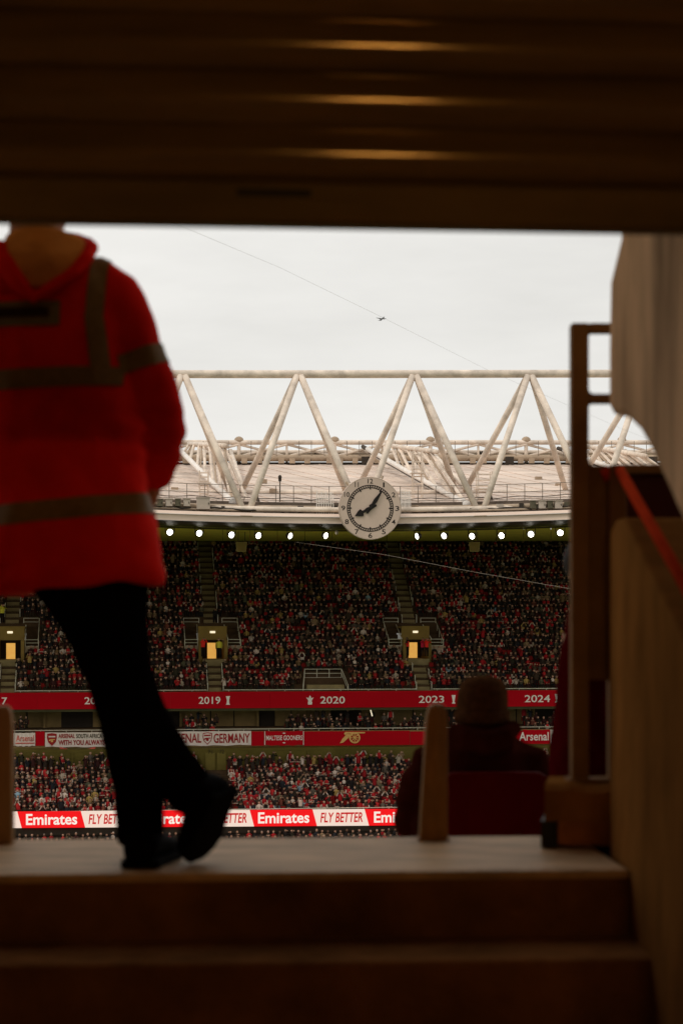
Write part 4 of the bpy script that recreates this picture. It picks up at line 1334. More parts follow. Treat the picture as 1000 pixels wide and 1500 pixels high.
far_person('lone steward in red beside glowing door, opposite a pair in red', 597, 961, zf, T_STAND[2], [SKINS[3], HAIRS[0], BRED, BRED, dk, dk], -1.2)
far_person('steward in pinkish red coat, inner one of the red-coated pair', 618.5, 962, zf, T_STAND[3], [SKINS[2], HAIRS[1], (.62, .02, .06), (.62, .02, .06), dk, dk], 0.5)
far_person('steward in red coat with arms folded, outer one of the red-coated pair', 624.5, 962, zf - 0.3, T_STAND[5], [SKINS[0], HAIRS[0], BRED, BRED, dk, dk], 0.2)
far_person('person in black standing on the aisle steps above tunnel mouth', 315, 918, 9.2, T_STAND[4], [SKINS[2], HAIRS[0], dk, dk, dk, dk], 0.2)
far_person('person in yellow jacket on the aisle above tunnel mouth behind the steward', 4, 912, 9.2, T_STAND[6], [SKINS[0], HAIRS[0], BYEL, BYEL, dk, dk], 0.2)

# ================================================================== NEAR: VOMITORY
YAW = R(3.4)
def N(a, b, z):
    """near frame: a to the right, b away from the front edge of the landing"""
    return Vector((a * math.cos(YAW) - b * math.sin(YAW), 4.6 + a * math.sin(YAW) + b * math.cos(YAW), z))
ZL = -0.62
st = empty('entrance_steps', N(0, -1.5, -1.6), 'dark concrete steps climbing to the pale landing', 'steps')
WL, WR = -1.45, 0.70
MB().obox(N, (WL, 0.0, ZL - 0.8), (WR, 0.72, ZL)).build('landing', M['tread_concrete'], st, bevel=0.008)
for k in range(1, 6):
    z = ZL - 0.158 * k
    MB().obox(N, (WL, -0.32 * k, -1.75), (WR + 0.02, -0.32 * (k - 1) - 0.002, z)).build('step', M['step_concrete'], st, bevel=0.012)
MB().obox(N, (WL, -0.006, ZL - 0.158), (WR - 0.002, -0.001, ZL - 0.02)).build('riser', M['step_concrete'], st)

tag(MB().obox(N, (-6, -8.0, -1.85), (6, -1.5, -1.6)).build('concourse_floor', M['floor']), kind='structure')
tag(MB().box((-5, -4.0, 1.34), (5, 3.25, 1.5)).build('concourse_ceiling', M['ceiling']), kind='structure')
tag(MB().box((-5, -4.2, -1.6), (5, -4.0, 1.5)).build('concourse_wall_back', M['bounce_wall']), kind='structure')
tag(MB().box((-5.2, -4.2, -1.6), (-5.0, 3.4, 1.5)).build('concourse_wall_left', M['bounce_wall']), kind='structure')
tag(MB().box((5.0, -4.2, -1.6), (5.2, 3.4, 1.5)).build('concourse_wall_right', M['bounce_wall']), kind='structure')
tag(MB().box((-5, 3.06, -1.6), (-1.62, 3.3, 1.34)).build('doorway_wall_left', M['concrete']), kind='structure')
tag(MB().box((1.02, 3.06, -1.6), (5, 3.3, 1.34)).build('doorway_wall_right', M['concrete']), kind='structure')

# unseen mass and roof slab of the near stand, added to shade the entrance
o = MB().prism([(4.32, 1.505), (-26, 1.505), (-26, 22.0), (3.4, 2.2), (4.32, 2.2)], lambda a, b: (-70, a, b), lambda a, b: (70, a, b)).build('stand_sky_block', M['bounce_render'])
tag(o, 'unseen solid mass for the near stand, added to shade the entrance', 'stand')
o = MB().prism([(-26, 17.5), (12, 13.3), (12, 14.1), (-26, 22.5)], lambda a, b: (-90, a, b), lambda a, b: (90, a, b)).build('roof_sky_block', M['beam_dark'])
tag(o, 'unseen slab for the near stand roof, added to shade the entrance', 'roof')

# passage walls, profile in (Y, Z)
def wall(name, label, prof, x0, x1, m, bevel=0.012):
    o = MB().prism(prof, lambda a, b: (x0, a, b), lambda a, b: (x1, a, b)).build(name, m, bevel=bevel)
    return tag(o, label, 'wall')
low_prof = [(3.32, -1.75), (4.99, -1.75), (4.99, 0.205), (4.965, 0.228), (4.90, 0.243), (4.80, 0.243), (4.74, 0.232), (3.92, -0.056), (3.32, -0.262)]
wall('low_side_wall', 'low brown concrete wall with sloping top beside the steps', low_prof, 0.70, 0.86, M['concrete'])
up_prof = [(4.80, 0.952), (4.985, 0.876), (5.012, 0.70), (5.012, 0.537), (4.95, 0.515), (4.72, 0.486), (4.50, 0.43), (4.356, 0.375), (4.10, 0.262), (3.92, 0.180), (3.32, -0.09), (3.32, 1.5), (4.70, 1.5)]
wall('upper_side_wall', 'weathered concrete wall, daylight in its tan colour, with slanted lower edge above the handrail', up_prof, 0.70, 0.86, M['lit_stained_concrete'], 0.02)
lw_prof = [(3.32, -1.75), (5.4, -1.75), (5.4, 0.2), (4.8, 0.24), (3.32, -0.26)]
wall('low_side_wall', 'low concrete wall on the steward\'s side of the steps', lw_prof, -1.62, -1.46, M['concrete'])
lintel = MB().box((-5.0, 3.62, 1.12), (5.0, 4.3, 1.5)).build('lintel', M['bounce_render'])
tag(lintel, 'deep concrete lintel over the entrance hidden behind the shutter', 'lintel')

# handrail
hr = empty('handrail', (0.74, 4.6, 0.2), 'thin red handrail sloping beside the low concrete wall', 'handrail')
ra, rb = Vector((0.745, 5.13, 0.388)), Vector((0.745, 3.45, -0.17))
MB().path([ra + Vector((0.0, 0.05, -0.02)), ra, rb], 0.0135, 12).build('rail', M['rail_red'], hr, smooth=True)
MB().tube((0.725, 5.14, 0.385), (0.70, 5.14, 0.372), 0.018, n=10).build('rail_end', M['rail_red'], hr)
for t in (0.25, 0.6, 0.92):
    p = ra.lerp(rb, t)
    MB().path([p, p + Vector((0.02, 0, -0.05)), p + Vector((0.03, 0, -0.16))], 0.007, 8).build('bracket', M['brown_steel'], hr)

# maroon panel seen through the gap
bp = empty('side_barrier', (1.2, 5.6, ZL), 'dark maroon barrier panel behind the red handrail', 'barrier')
MB().box((0.795, 5.56, -1.4), (2.2, 5.6, 0.408)).build('panel', M['maroon'], bp, bevel=0.006)
MB().box((0.79, 5.54, 0.41), (2.2, 5.62, 0.435)).build('capping', M['brown_steel'], bp)

# steel post frame
YF = 5.15
def fx(x): return (x - 500) * YF / F
def fz(y): return (HZ - y) * YF / F
pf = empty('steel_post_frame', (fx(860), YF, fz(1142)), 'tall brown steel post frame with two short arms at its top', 'post')
def fbox(name, x0, x1, y0, y1, d0=-0.03, d1=0.03):
    return MB().box((fx(x0), YF + d0, fz(y1)), (fx(x1), YF + d1, fz(y0))).build(name, M['brown_steel'], pf, bevel=0.004)
fbox('post', 835, 860, 475, 1146)
fbox('lower_post', 890, 915, 682, 1146)
fbox('top_rail', 860.3, 915, 475, 488, -0.028, 0.028)
fbox('middle_rail', 860.3, 915, 578, 591, -0.026, 0.026)
fbox('plate', 860.3, 889.7, 682, 996, -0.012, 0.012)
for xx, sx in ((860.3, 1),):
    for yy in (488.3, 577.7, 591.3, 681.7):
        sy = 1 if yy in (488.3, 591.3) else -1
        m2 = MB()
        rr_ = 7
        poly = [(xx, yy), (xx + sx * rr_, yy)] + [(xx + sx * rr_ - sx * rr_ * math.sin(t * math.pi / 8), yy + sy * rr_ - sy * rr_ * math.cos(t * math.pi / 8)) for t in range(5)] + [(xx, yy + sy * rr_)]
        seen_, pl_ = set(), []
        for q in poly:
            key = (round(q[0], 2), round(q[1], 2))
            if key not in seen_:
                seen_.add(key); pl_.append(q)
        m2.prism(pl_, lambda a, b: (fx(a), YF - 0.02, fz(b)), lambda a, b: (fx(a), YF + 0.02, fz(b))).build('corner_fillet', M['brown_steel'], pf)
MB().box((fx(829), YF - 0.05, fz(1146)), (fx(920), YF + 0.05, fz(1146) + 0.012)).build('foot_plate', M['brown_steel'], pf)

# concrete block under it
kb = empty('concrete_block', (0.62, 5.1, ZL), 'rough concrete block with orange base strip under the steel post', 'block')
def KB(a, b, z):
    y_ = R(9)
    return Vector((0.555 + a * math.cos(y_) + b * math.sin(y_), 5.17 - a * math.sin(y_) + b * math.cos(y_), z))
mb = MB()
tops = []
nn = 9
rings = []
for k in range(nn + 1):
    a = 0.30 * k / nn
    j = rng.uniform(-0.006, 0.006)
    rings.append([KB(a, -0.13 + rng.uniform(-.002, .002), ZL + 0.075), KB(a, -0.13 + rng.uniform(-.004, .004), ZL + 0.155 + j), KB(a, -0.105, ZL + 0.17 + j), KB(a, 0.12, ZL + 0.172), KB(a, 0.14, ZL + 0.075)])
mb.loft(rings).build('block', M['concrete'], kb)
MB().obox(KB, (0.035, -0.12, ZL + 0.012), (0.30, 0.12, ZL + 0.074)).build('base_strip', M['rust'], kb)
MB().obox(KB, (-0.01, -0.12, ZL + 0.003), (0.03, 0.1, ZL + 0.074)).build('base_foot', M['slot'], kb)

# low cream posts at the back of the landing
def low_post(label, xa, xb, ytop, Yp):
    w = (xb - xa) * Yp / F
    c = P((xa + xb) / 2, 1226, Yp)
    zt = (HZ - ytop) * Yp / F
    root = empty('low_post', (c.x, Yp, ZL), label, 'post', 'low posts at the back of the landing')
    rings = []
    for t in (0, 0.5, 0.86, 0.94, 0.985, 1.0):
        s = 1.0 if t < 0.9 else (0.93 if t < 0.96 else (0.78 if t < 0.99 else 0.5))
        z = ZL + 0.002 + (zt - ZL) * t
        l = 0.022 * t
        hw = w / 2 * s
        rings.append([(c.x - hw + l, Yp - 0.035 * s, z), (c.x + hw * 0.2, Yp - 0.045 * s, z), (c.x + hw, Yp - 0.02 * s, z), (c.x + hw, Yp + 0.03 * s, z), (c.x - hw + l, Yp + 0.03 * s, z)])
    MB().loft(rings).build('post_body', M['cream_steel'], root, bevel=0.004)
    MB().box((c.x - w / 2 - 0.004, Yp - 0.05, ZL + 0.0015), (c.x + w / 2 + 0.004, Yp + 0.035, ZL + 0.006)).build('base_plate', M['cream_steel'], root)
low_post('low cream post with rounded top beside the hatted spectator', 613, 655, 1031, 5.27)
low_post('low cream post with rounded top on the steward\'s side of landing', -24, 19, 1034, 5.19)

# rows below the landing
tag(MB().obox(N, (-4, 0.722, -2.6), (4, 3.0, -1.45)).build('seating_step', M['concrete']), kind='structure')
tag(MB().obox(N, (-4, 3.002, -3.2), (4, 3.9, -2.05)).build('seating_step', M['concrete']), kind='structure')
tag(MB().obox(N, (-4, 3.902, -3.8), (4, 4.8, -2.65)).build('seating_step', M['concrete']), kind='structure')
def near_seat(label, x, Y):
    cx = (x - 500) * Y / F
    root = empty('tip_up_seat', (cx, Y, -1.45), label, 'seat', 'near seats below the landing')
    rings = []
    zt, zb = (HZ - 1131) * Y / F, -1.05
    for t, hw, dy in ((0, .19, 0.06), (.5, .205, 0.02), (.88, .2, 0.0), (.97, .185, 0.0), (1, .16, 0.005)):
        z = zb + (zt - zb) * t
        rings.append([(cx - hw, Y + dy, z), (cx - hw * .5, Y + dy + .03, z), (cx + hw * .5, Y + dy + .03, z), (cx + hw, Y + dy, z),
                      (cx + hw, Y + dy - .035, z), (cx + hw * .5, Y + dy - .01, z), (cx - hw * .5, Y + dy - .01, z), (cx - hw, Y + dy - .035, z)])
    MB().loft(rings).build('backrest', M['seat_red'], root, bevel=0.004)
    MB().hexa([(cx - .2, Y + .08, -1.04), (cx + .2, Y + .08, -1.04), (cx + .2, Y + .48, -1.0), (cx - .2, Y + .48, -1.0), (cx - .2, Y + .08, -1.0), (cx + .2, Y + .08, -1.0), (cx + .2, Y + .48, -.965), (cx - .2, Y + .48, -.965)]).build('seat_pan', M['seat_red'], root, bevel=0.01)
    for s in (-.17, .17):
        MB().box((cx + s - .02, Y + .02, -1.448), (cx + s + .02, Y + .09, -1.03)).build('leg', M['brown_steel'], root)
near_seat('dark red tip-up seat holding the hatted spectator', 726, 7.0)

# ================================================================== PEOPLE, NEAR
def px(x, y, Y): return P(x, y, Y)
def oval(c, a, b, n=20, p=2.4, rz=0.0, tilt=0.0):
    out = []
    for k in range(n):
        t = 2 * math.pi * k / n
        ct, s_ = math.cos(t), math.sin(t)
        x = a * math.copysign(abs(ct) ** (2 / p), ct); y = b * math.copysign(abs(s_) ** (2 / p), s_)
        out.append(Vector((c[0] + x * math.cos(rz) - y * math.sin(rz), c[1] + x * math.sin(rz) + y * math.cos(rz), c[2] + tilt * x)))
    return out
def head_shapes(mb, c, fwd, s=1.0):
    """skull, jaw, nose, ears; fwd is the facing direction"""
    f = Vector(fwd).normalized(); side = f.cross(Vector((0, 0, 1))).normalized(); c = Vector(c)
    rz = math.atan2(f.y, f.x) - math.pi / 2
    rot = Matrix.Rotation(rz, 3, 'Z')
    mb.ell(c + Vector((0, 0, .02 * s)), (.077 * s, .098 * s, .105 * s), 20, 14, rot)
    mb.ell(c + f * .025 * s + Vector((0, 0, -.06 * s)), (.058 * s, .07 * s, .075 * s), 16, 10, rot)
    mb.path([c + f * .092 * s + Vector((0, 0, .02 * s)), c + f * .118 * s + Vector((0, 0, -.025 * s))], [.010 * s, .016 * s], 8)
    mb.ell(c + f * .088 * s + Vector((0, 0, -.065 * s)), (.026 * s, .014 * s, .012 * s), 10, 6, rot)
    mb.ell(c + f * .085 * s + Vector((0, 0, .04 * s)), (.05 * s, .014 * s, .012 * s), 10, 6, rot)
    for e in (-1, 1):
        mb.ell(c + side * e * .08 * s + Vector((0, 0, -.005 * s)), (.014 * s, .022 * s, .034 * s), 10, 8, rot)
def hand_shapes(mb, w, d, side):
    """palm and five curled fingers from wrist w along d; side is the thumb direction"""
    w, d, side = Vector(w), Vector(d).normalized(), Vector(side).normalized()
    dn = d.cross(side).normalized()
    mb.path([w, w + d * .045, w + d * .09], [.026, .034, .03], 10)
    for k, ln in enumerate((.072, .082, .078, .06)):
        o_ = side * (.028 - .019 * k)
        a = w + d * .085 + o_
        mb.path([a, a + d * ln * .45 + dn * .012, a + d * ln * .8 + dn * .035, a + d * ln * .9 + dn * .055], [.0095, .009, .0085, .007], 8)
    a = w + d * .03 + side * .03
    mb.path([a, a + side * .03 + d * .03, a + side * .035 + d * .065 + dn * .012], [.012, .011, .009], 8)

# ---------------- the steward in the red jacket
YS = 4.74
def sx(x, y, dy=0.0):
    p = P(x, y, YS); return Vector((p.x, YS + dy, p.z))
k_ = YS / F
stw = empty('person', (sx(200, 1275).x, YS, ZL), 'person in red hooded work jacket and black trousers leaning with legs crossed', 'person')
# body
mb = MB()
mb.loft([oval(sx(132, 885), .10, .085), oval(sx(98, 700), .14, .10), oval(sx(78, 520), .165, .105), oval(sx(66, 440), .165, .09), oval(sx(56, 385), .10, .07), oval(sx(53, 350), .066, .066), oval(sx(52, 310), .062, .066)])
hc = sx(54, 262, 0.03)
head_shapes(mb, hc, (0.25, 1, -0.05), 1.08)
mb.path([sx(52, 320, 0.01), hc + Vector((0, 0, -.05))], [.058, .055], 12)
mb.path([sx(150, 430), sx(215, 560, .02), sx(218, 690, .14)], [.055, .048, .036], 10)
mb.path([sx(-25, 445), sx(-75, 590, .02), sx(-30, 700, .14)], [.055, .048, .036], 10)
hand_shapes(mb, sx(217, 692, .14), (-.35, .25, -.9), (0, 1, 0.2))
hand_shapes(mb, sx(-28, 702, .14), (.35, .25, -.9), (0, 1, 0.2))
mb.path([sx(120, 870, 0), sx(148, 915, 0), sx(172, 985, 0), sx(188, 1065, .01), sx(204, 1150, -.02), sx(212, 1240, -.035)], [.07, .068, .056, .052, .045, .034], 12)
mb.path([sx(160, 870, .02), sx(164, 910, .03), sx(180, 985, .05), sx(208, 1050, .05), sx(244, 1105, .0), sx(286, 1158, -.055)], [.07, .06, .045, .038, .036, .03], 12)
body = fused(mb, 0.011, 4)
link('body', body, M['skin'], stw)
mb = MB()
f_ = Vector((0.25, 1, 0)).normalized()
mb.ell(hc + Vector((0, -0.014, .045)), (.088, .104, .095), 20, 12)
mb.path([hc + Vector((0, -.07, -.0)), hc + Vector((0, -.062, -.07))], [.06, .05], 12)
link('hair', fused(mb, 0.008, 3), M['hair'], stw)
for e in (-1, 1):
    side = f_.cross(Vector((0, 0, 1)))
    MB().ell(hc + f_ * .095 + side * e * .033 + Vector((0, 0, .018)), (.013, .009, .008), 10, 6).build('eye', M['eye'], stw, smooth=True)
# jacket
mb = MB()
def jr(y, c, a, b, dy=0.0, tilt=0.06):
    return oval(sx(c, y, dy), a * k_, b, 32, 2.5, 0.0, tilt)
mb.loft([jr(862, 112, 124, .155), jr(848, 112, 125, .160), jr(760, 104, 121, .158), jr(700, 98, 120, .155), jr(620, 90, 119, .152), jr(550, 82, 118, .150),
         jr(490, 74, 117, .142), jr(450, 69, 113, .132), jr(420, 65, 104, .118), jr(396, 61, 88, .10), jr(376, 58, 66, .085), jr(358, 55, 55, .078)])
def bulge(pts, rs): mb.path(pts, rs, 18)
bulge([sx(128, 418, -.0), sx(163, 437, -.005), sx(190, 492, -.01), sx(213, 548, -.005), sx(222, 585, .01), sx(224, 625, .05), sx(222, 665, .10), sx(212, 700, .14)],
      [44 * k_, 46 * k_, 46 * k_, 46 * k_, 47 * k_, 44 * k_, 36 * k_, 28 * k_])
bulge([sx(2, 425, 0), sx(-35, 447, -.005), sx(-60, 505, -.01), sx(-82, 565, 0), sx(-85, 625, .03), sx(-70, 670, .09), sx(-40, 705, .14)],
      [44 * k_, 46 * k_, 46 * k_, 46 * k_, 44 * k_, 36 * k_, 28 * k_])
def wr(co):
    # soft diagonal drag folds and puckers
    q = Vector((co.x * 3.0 + co.z * 2.6, co.y * 2.0, co.z * 2.2 - co.x * 3.4))
    d = noise.noise(q * 1.6) * 0.014 + noise.noise(q * 4.2 + Vector((3, 1, 2))) * 0.008
    g1 = co.x * 0.75 + co.z * 0.66
    w1 = max(0.0, 1 - abs(co.z - 0.30) / 0.33)
    d += 0.007 * w1 * math.sin(g1 * 58 + 3.0 * noise.noise(co * 5)) * (0.5 + 0.5 * noise.noise(co * 4 + Vector((5, 5, 5))))
    g2 = co.x * -0.5 + co.z * 0.86
    w2 = max(0.0, 1 - abs(co.z - 0.02) / 0.2)
    d += 0.005 * w2 * math.sin(g2 * 70 + 4.0 * noise.noise(co * 6))
    el = sx(224, 640)
    d += 0.008 * math.sin((co.z - el.z) * 95) * max(0, 1 - (Vector((co.x, 0, co.z)) - Vector((el.x, 0, el.z))).length / 0.12)
    return d
jk_me = fused(mb, 0.0085, 7, wr)
jk = link('jacket', jk_me, M['jacket'], stw, True)

def shell(name, planes, m, parent, off=0.004, src=jk_me):
    """strip that hugs the jacket: the jacket's own surface cut by planes and lifted off it"""
    bm = bmesh.new(); bm.from_mesh(src)
    for co, no in planes:
        bmesh.ops.bisect_plane(bm, geom=bm.verts[:] + bm.edges[:] + bm.faces[:], plane_co=co, plane_no=no, clear_outer=True)
    bm.normal_update()
    for v in bm.verts: v.co += v.normal * off
    me = bpy.data.meshes.new(name); bm.to_mesh(me); bm.free()
    return link(name, me, m, parent, True)
def line_planes(xa, ya, xb, yb, w):
    """two planes through a picture line on the steward, a band w pixels wide, extruded along Y"""
    a, b = sx(xa, ya), sx(xb, yb)
    d = (b - a).normalized(); n_ = Vector((-d.z, 0, d.x))
    if n_.z < 0: n_ = -n_
    return [(a + n_ * w / 2 * k_, n_), (a - n_ * w / 2 * k_, -n_)]
xcut = lambda x, s_: (sx(x, 500), Vector((s_, 0, 0)))
sideR = (sx(183, 600), Vector((1, 0, -0.10)).normalized())
sideL = (sx(-32, 600), Vector((-1, 0, 0.06)).normalized())
shell('reflective_band', line_planes(0, 760, 222, 739, 29), M['reflective'], jk)
shell('reflective_band', line_planes(0, 567, 150, 561, 28) + [sideR, sideL], M['reflective'], jk)
shell('reflective_brace', [(sx(0, 500, .06), Vector((0, 1, 0)))] + line_planes(152, 372, 146, 480, 25) + [(sx(150, 480), Vector((0, 0, -1))), (sx(150, 374), Vector((0, 0, 1)))], M['reflective'], jk, 0.0045)
shell('reflective_brace', [(sx(0, 500), Vector((0, 1, 0)))] + line_planes(146, 470, 160, 580, 26) + [(sx(150, 574), Vector((0, 0, -1))), (sx(150, 479), Vector((0, 0, 1)))], M['reflective'], jk, 0.0055)
shell('reflective_brace', [(sx(0, 500), Vector((0, 1, 0)))] + line_planes(-22, 385, -10, 480, 25) + [(sx(0, 553), Vector((0, 0, -1))), (sx(0, 390), Vector((0, 0, 1)))], M['reflective'], jk, 0.0045)
shell('sleeve_band', line_planes(176, 544, 262, 510, 29) + [(sx(180, 540), Vector((-1, 0, -0.25)).normalized())], M['reflective'], jk)
shell('sleeve_band', line_planes(-120, 520, -40, 560, 29) + [(sx(-40, 540), Vector((1, 0, 0)))], M['reflective'], jk)
shell('back_patch', line_planes(0, 473, 100, 471, 36) + [xcut(100, 1), xcut(-8, -1), (sx(50, 470), Vector((0, 1, 0)))], M['patch'], jk, 0.004)
shell('patch_print', line_planes(0, 471, 85, 470, 14) + [xcut(84, 1), xcut(2, -1), (sx(50, 470), Vector((0, 1, 0)))], M['print'], jk, 0.0065)
# hood lying on the back: lining in a V, rolled red rim round it
hood = MB()
rim = [sx(-22, 372, -.02), sx(2, 378, -.085), sx(24, 402, -.125), sx(44, 430, -.145), sx(64, 452, -.150), sx(92, 432, -.142), sx(118, 412, -.125), sx(134, 388, -.09), sx(137, 366, -.03), sx(128, 356, .03)]
hood.path(rim, [.022, .026, .024, .020, .016, .014, .015, .017, .019, .016], 12)
hood.path([sx(-22, 372, -.02), sx(-5, 366, .05), sx(10, 362, .10)], [.03, .03, .025], 10)
hood.path([sx(128, 356, .03), sx(108, 344, .09), sx(85, 338, .12)], [.02, .022, .022], 10)
hood.ell(sx(20, 420, -.085), (.085, .045, .06), 18, 10, Matrix.Rotation(R(42), 3, 'Y'))
hood.ell(sx(5, 400, -.07), (.07, .05, .07), 18, 10)
hd_me = fused(hood, 0.007, 5, lambda co: noise.noise(co * 14) * 0.003)
link('hood', hd_me, M['jacket'], jk, True)
lin = MB()
cpt = [sx(8, 352, -.05), sx(24, 385, -.118), sx(44, 420, -.135), sx(65, 444, -.142), sx(94, 424, -.135), sx(118, 404, -.12), sx(131, 378, -.08), sx(128, 356, -.02), sx(98, 345, -.062), sx(50, 340, -.075)]
ctr = sx(72, 388, -.125)
ring2 = [ctr.lerp(p, 0.55) + Vector((0, -.012, 0)) for p in cpt]
n = len(cpt)
lin.add(cpt + ring2 + [ctr + Vector((0, -.016, 0))], [(k, (k + 1) % n, n + (k + 1) % n, n + k) for k in range(n)] + [(n + k, n + (k + 1) % n, 2 * n) for k in range(n)])
lo = lin.build('hood_lining', M['lining'], jk, True)
md = lo.modifiers.new('s', 'SUBSURF'); md.levels = 2; md.render_levels = 2
md = lo.modifiers.new('t', 'SOLIDIFY'); md.thickness = 0.006
# trousers
mb = MB()
mb.loft([oval(sx(160, 955), .075, .09, 20), oval(sx(143, 905), .108, .11, 20), oval(sx(122, 838), .160, .125, 20)])
mb.path([sx(112, 848, 0), sx(148, 915, 0), sx(172, 985, 0), sx(188, 1065, .01), sx(202, 1150, -.02), sx(208, 1235, -.035)], [62 * k_, 56 * k_, 47 * k_, 42 * k_, 36 * k_, 33 * k_], 16)
mb.path([sx(160, 850, .02), sx(164, 910, .03), sx(180, 985, .05), sx(208, 1050, .05), sx(244, 1105, .0), sx(290, 1166, -.065)], [58 * k_, 52 * k_, 41 * k_, 35 * k_, 34 * k_, 36 * k_], 16)
tr_me = fused(mb, 0.010, 5, lambda co: noise.noise(co * 9) * 0.006 + noise.noise(co * 22) * 0.003)
link('trousers', tr_me, M['black_cloth'], stw, True)
# shoes
def shoe(name, heel, toe, up, w):
    heel, toe, up = Vector(heel), Vector(toe), Vector(up).normalized()
    d = (toe - heel); L_ = d.length; d.normalize()
    up = (up - d * up.dot(d)).normalized(); s_ = d.cross(up)
    rings = []
    for t, ww, hh in ((0, .3, .045), (.04, .34, .075), (.2, .37, .10), (.36, .37, .085), (.55, .44, .062), (.75, .5, .05), (.92, .4, .042), (1, .2, .03)):
        c = heel + d * L_ * t
        ring = []
        for k in range(14):
            a = 2 * math.pi * k / 14
            ring.append(c + s_ * (math.cos(a) * w * ww) + up * (hh / 2 + math.sin(a) * hh / 2))
        rings.append(ring)
    m2 = MB().loft(rings)
    o = m2.build(name, M['black_leather'], stw, True)
    sole = MB()
    rings = []
    for t, ww in ((0, .33), (.04, .38), (.3, .39), (.55, .46), (.75, .52), (.92, .42), (1.01, .2)):
        c = heel + d * L_ * t
        rings.append([c + s_ * w * ww - up * .012, c + s_ * w * ww + up * .008, c - s_ * w * ww + up * .008, c - s_ * w * ww - up * .012])
    sole.loft(rings).build('sole', M['black_leather'], o)
hA = Vector((sx(210, 1200).x, YS - .10, ZL + .014))
shoe('shoe', hA, hA + Vector((.03, .28, 0)), (0, 0, 1), .125)
tB = Vector((sx(284, 1200).x, YS + .02, ZL + .016))
hB = sx(331, 1152, -.10)
shoe('shoe', hB, tB, (-.75, .55, .35), .120)

# ---------------- the spectator in the hat
YFN = 7.15
kf = YFN / F
def fp(x, y, dy=0.0):
    p = P(x, y, YFN); return Vector((p.x, YFN + dy, p.z))
fan = empty('person', (fp(708, 1100).x, YFN + .2, -1.45), 'seated person in knitted hat and dark coat seen from behind', 'person')
mb = MB()
mb.loft([oval(fp(706, 1250, .1), .17, .12), oval(fp(706, 1180, .08), .18, .12), oval(fp(707, 1105, .05), .17, .09), oval(fp(708, 1075, .05), .07, .065), oval(fp(708, 1045, .06), .058, .06)])
fh = fp(708, 1043, .08)
head_shapes(mb, fh, (0, 1, -.05), 1.0)
for e in (-1, 1):
    mb.path([fp(706 + e * 82, 1118, .06), fp(706 + e * 100, 1195, .14), fp(706 + e * 50, 1230, .40)], [.05, .045, .035], 10)
    hand_shapes(mb, fp(706 + e * 50, 1230, .40), (-e * .5, .8, -.1), (0, .3, 1))
    mb.path([fp(706 + e * 40, 1255, .12), fp(706 + e * 44, 1250, .58), (fp(706 + e * 44, 1250, .60).x, YFN + .6, -1.38)], [.085, .07, .05], 12)
    mb.path([(fp(706 + e * 44, 1250).x, YFN + .56, -1.41), (fp(706 + e * 46, 1250).x, YFN + .76, -1.42)], [.04, .032], 10)
link('body', fused(mb, 0.012, 4), M['skin'], fan)
for e in (-1, 1):
    MB().ell(fh + Vector((e * .033, .094, .018)), (.013, .009, .008), 10, 6).build('eye', M['eye'], fan, smooth=True)
mb = MB()
mb.loft([oval(fp(704, 1262, .1), 96 * kf, .17, 24), oval(fp(703, 1200, .09), 98 * kf, .165, 24), oval(fp(704, 1140, .07), 92 * kf, .15, 24), oval(fp(705, 1105, .06), 74 * kf, .125, 24), oval(fp(707, 1082, .05), 50 * kf, .10, 24), oval(fp(708, 1064, .05), 38 * kf, .09, 24)])
mb.path([fp(670, 1104, .06), fp(632, 1122, .06), fp(612, 1165, .10), fp(606, 1215, .16), fp(650, 1232, .36)], [.075, .085, .08, .075, .055], 14)
mb.path([fp(740, 1104, .06), fp(776, 1122, .06), fp(794, 1165, .10), fp(800, 1215, .16), fp(762, 1232, .36)], [.075, .085, .08, .075, .055], 14)
mb.path([fp(664, 1074, .02), fp(684, 1084, -.05), fp(710, 1088, -.075), fp(738, 1082, -.05), fp(752, 1066, .02)], [.035, .045, .05, .045, .035], 12)
link('coat', fused(mb, 0.011, 6, lambda co: noise.noise(co * 8) * 0.010 + 0.004 * math.sin(co.z * 70)), M['fan_coat'], fan, True)
mb = MB()
mb.loft([oval(fp(708, 1062, .07), .088, .105, 24, 2.1), oval(fp(708, 1045, .075), .097, .113, 24, 2.1), oval(fp(708, 1030, .08), .098, .114, 24, 2.1), oval(fp(709, 1014, .08), .094, .110, 24, 2.1), oval(fp(709, 1002, .08), .082, .096, 24, 2.1), oval(fp(709, 994, .08), .060, .07, 24, 2.1), oval(fp(709, 991, .08), .025, .03, 24, 2.1)])
hat = mb.build('knitted_hat', M['beanie'], fan, True)
mb = MB()
mb.loft([oval(fp(708, 1060, .07), .094, .111, 24, 2.1), oval(fp(708, 1058, .072), .104, .119, 24, 2.1), oval(fp(708, 1045, .075), .106, .121, 24, 2.1), oval(fp(708, 1042, .075), .099, .115, 24, 2.1)], True).build('turned_up_brim', M['beanie'], hat, True)
mb = MB()
for e in (-1, 1):
    mb.path([fp(706 + e * 38, 1252, .1), fp(706 + e * 44, 1248, .6), (fp(706 + e * 44, 1250).x, YFN + .62, -1.36)], [.1, .085, .065], 14)
link('trousers', fused(mb, 0.012, 4), M['black_cloth'], fan, True)

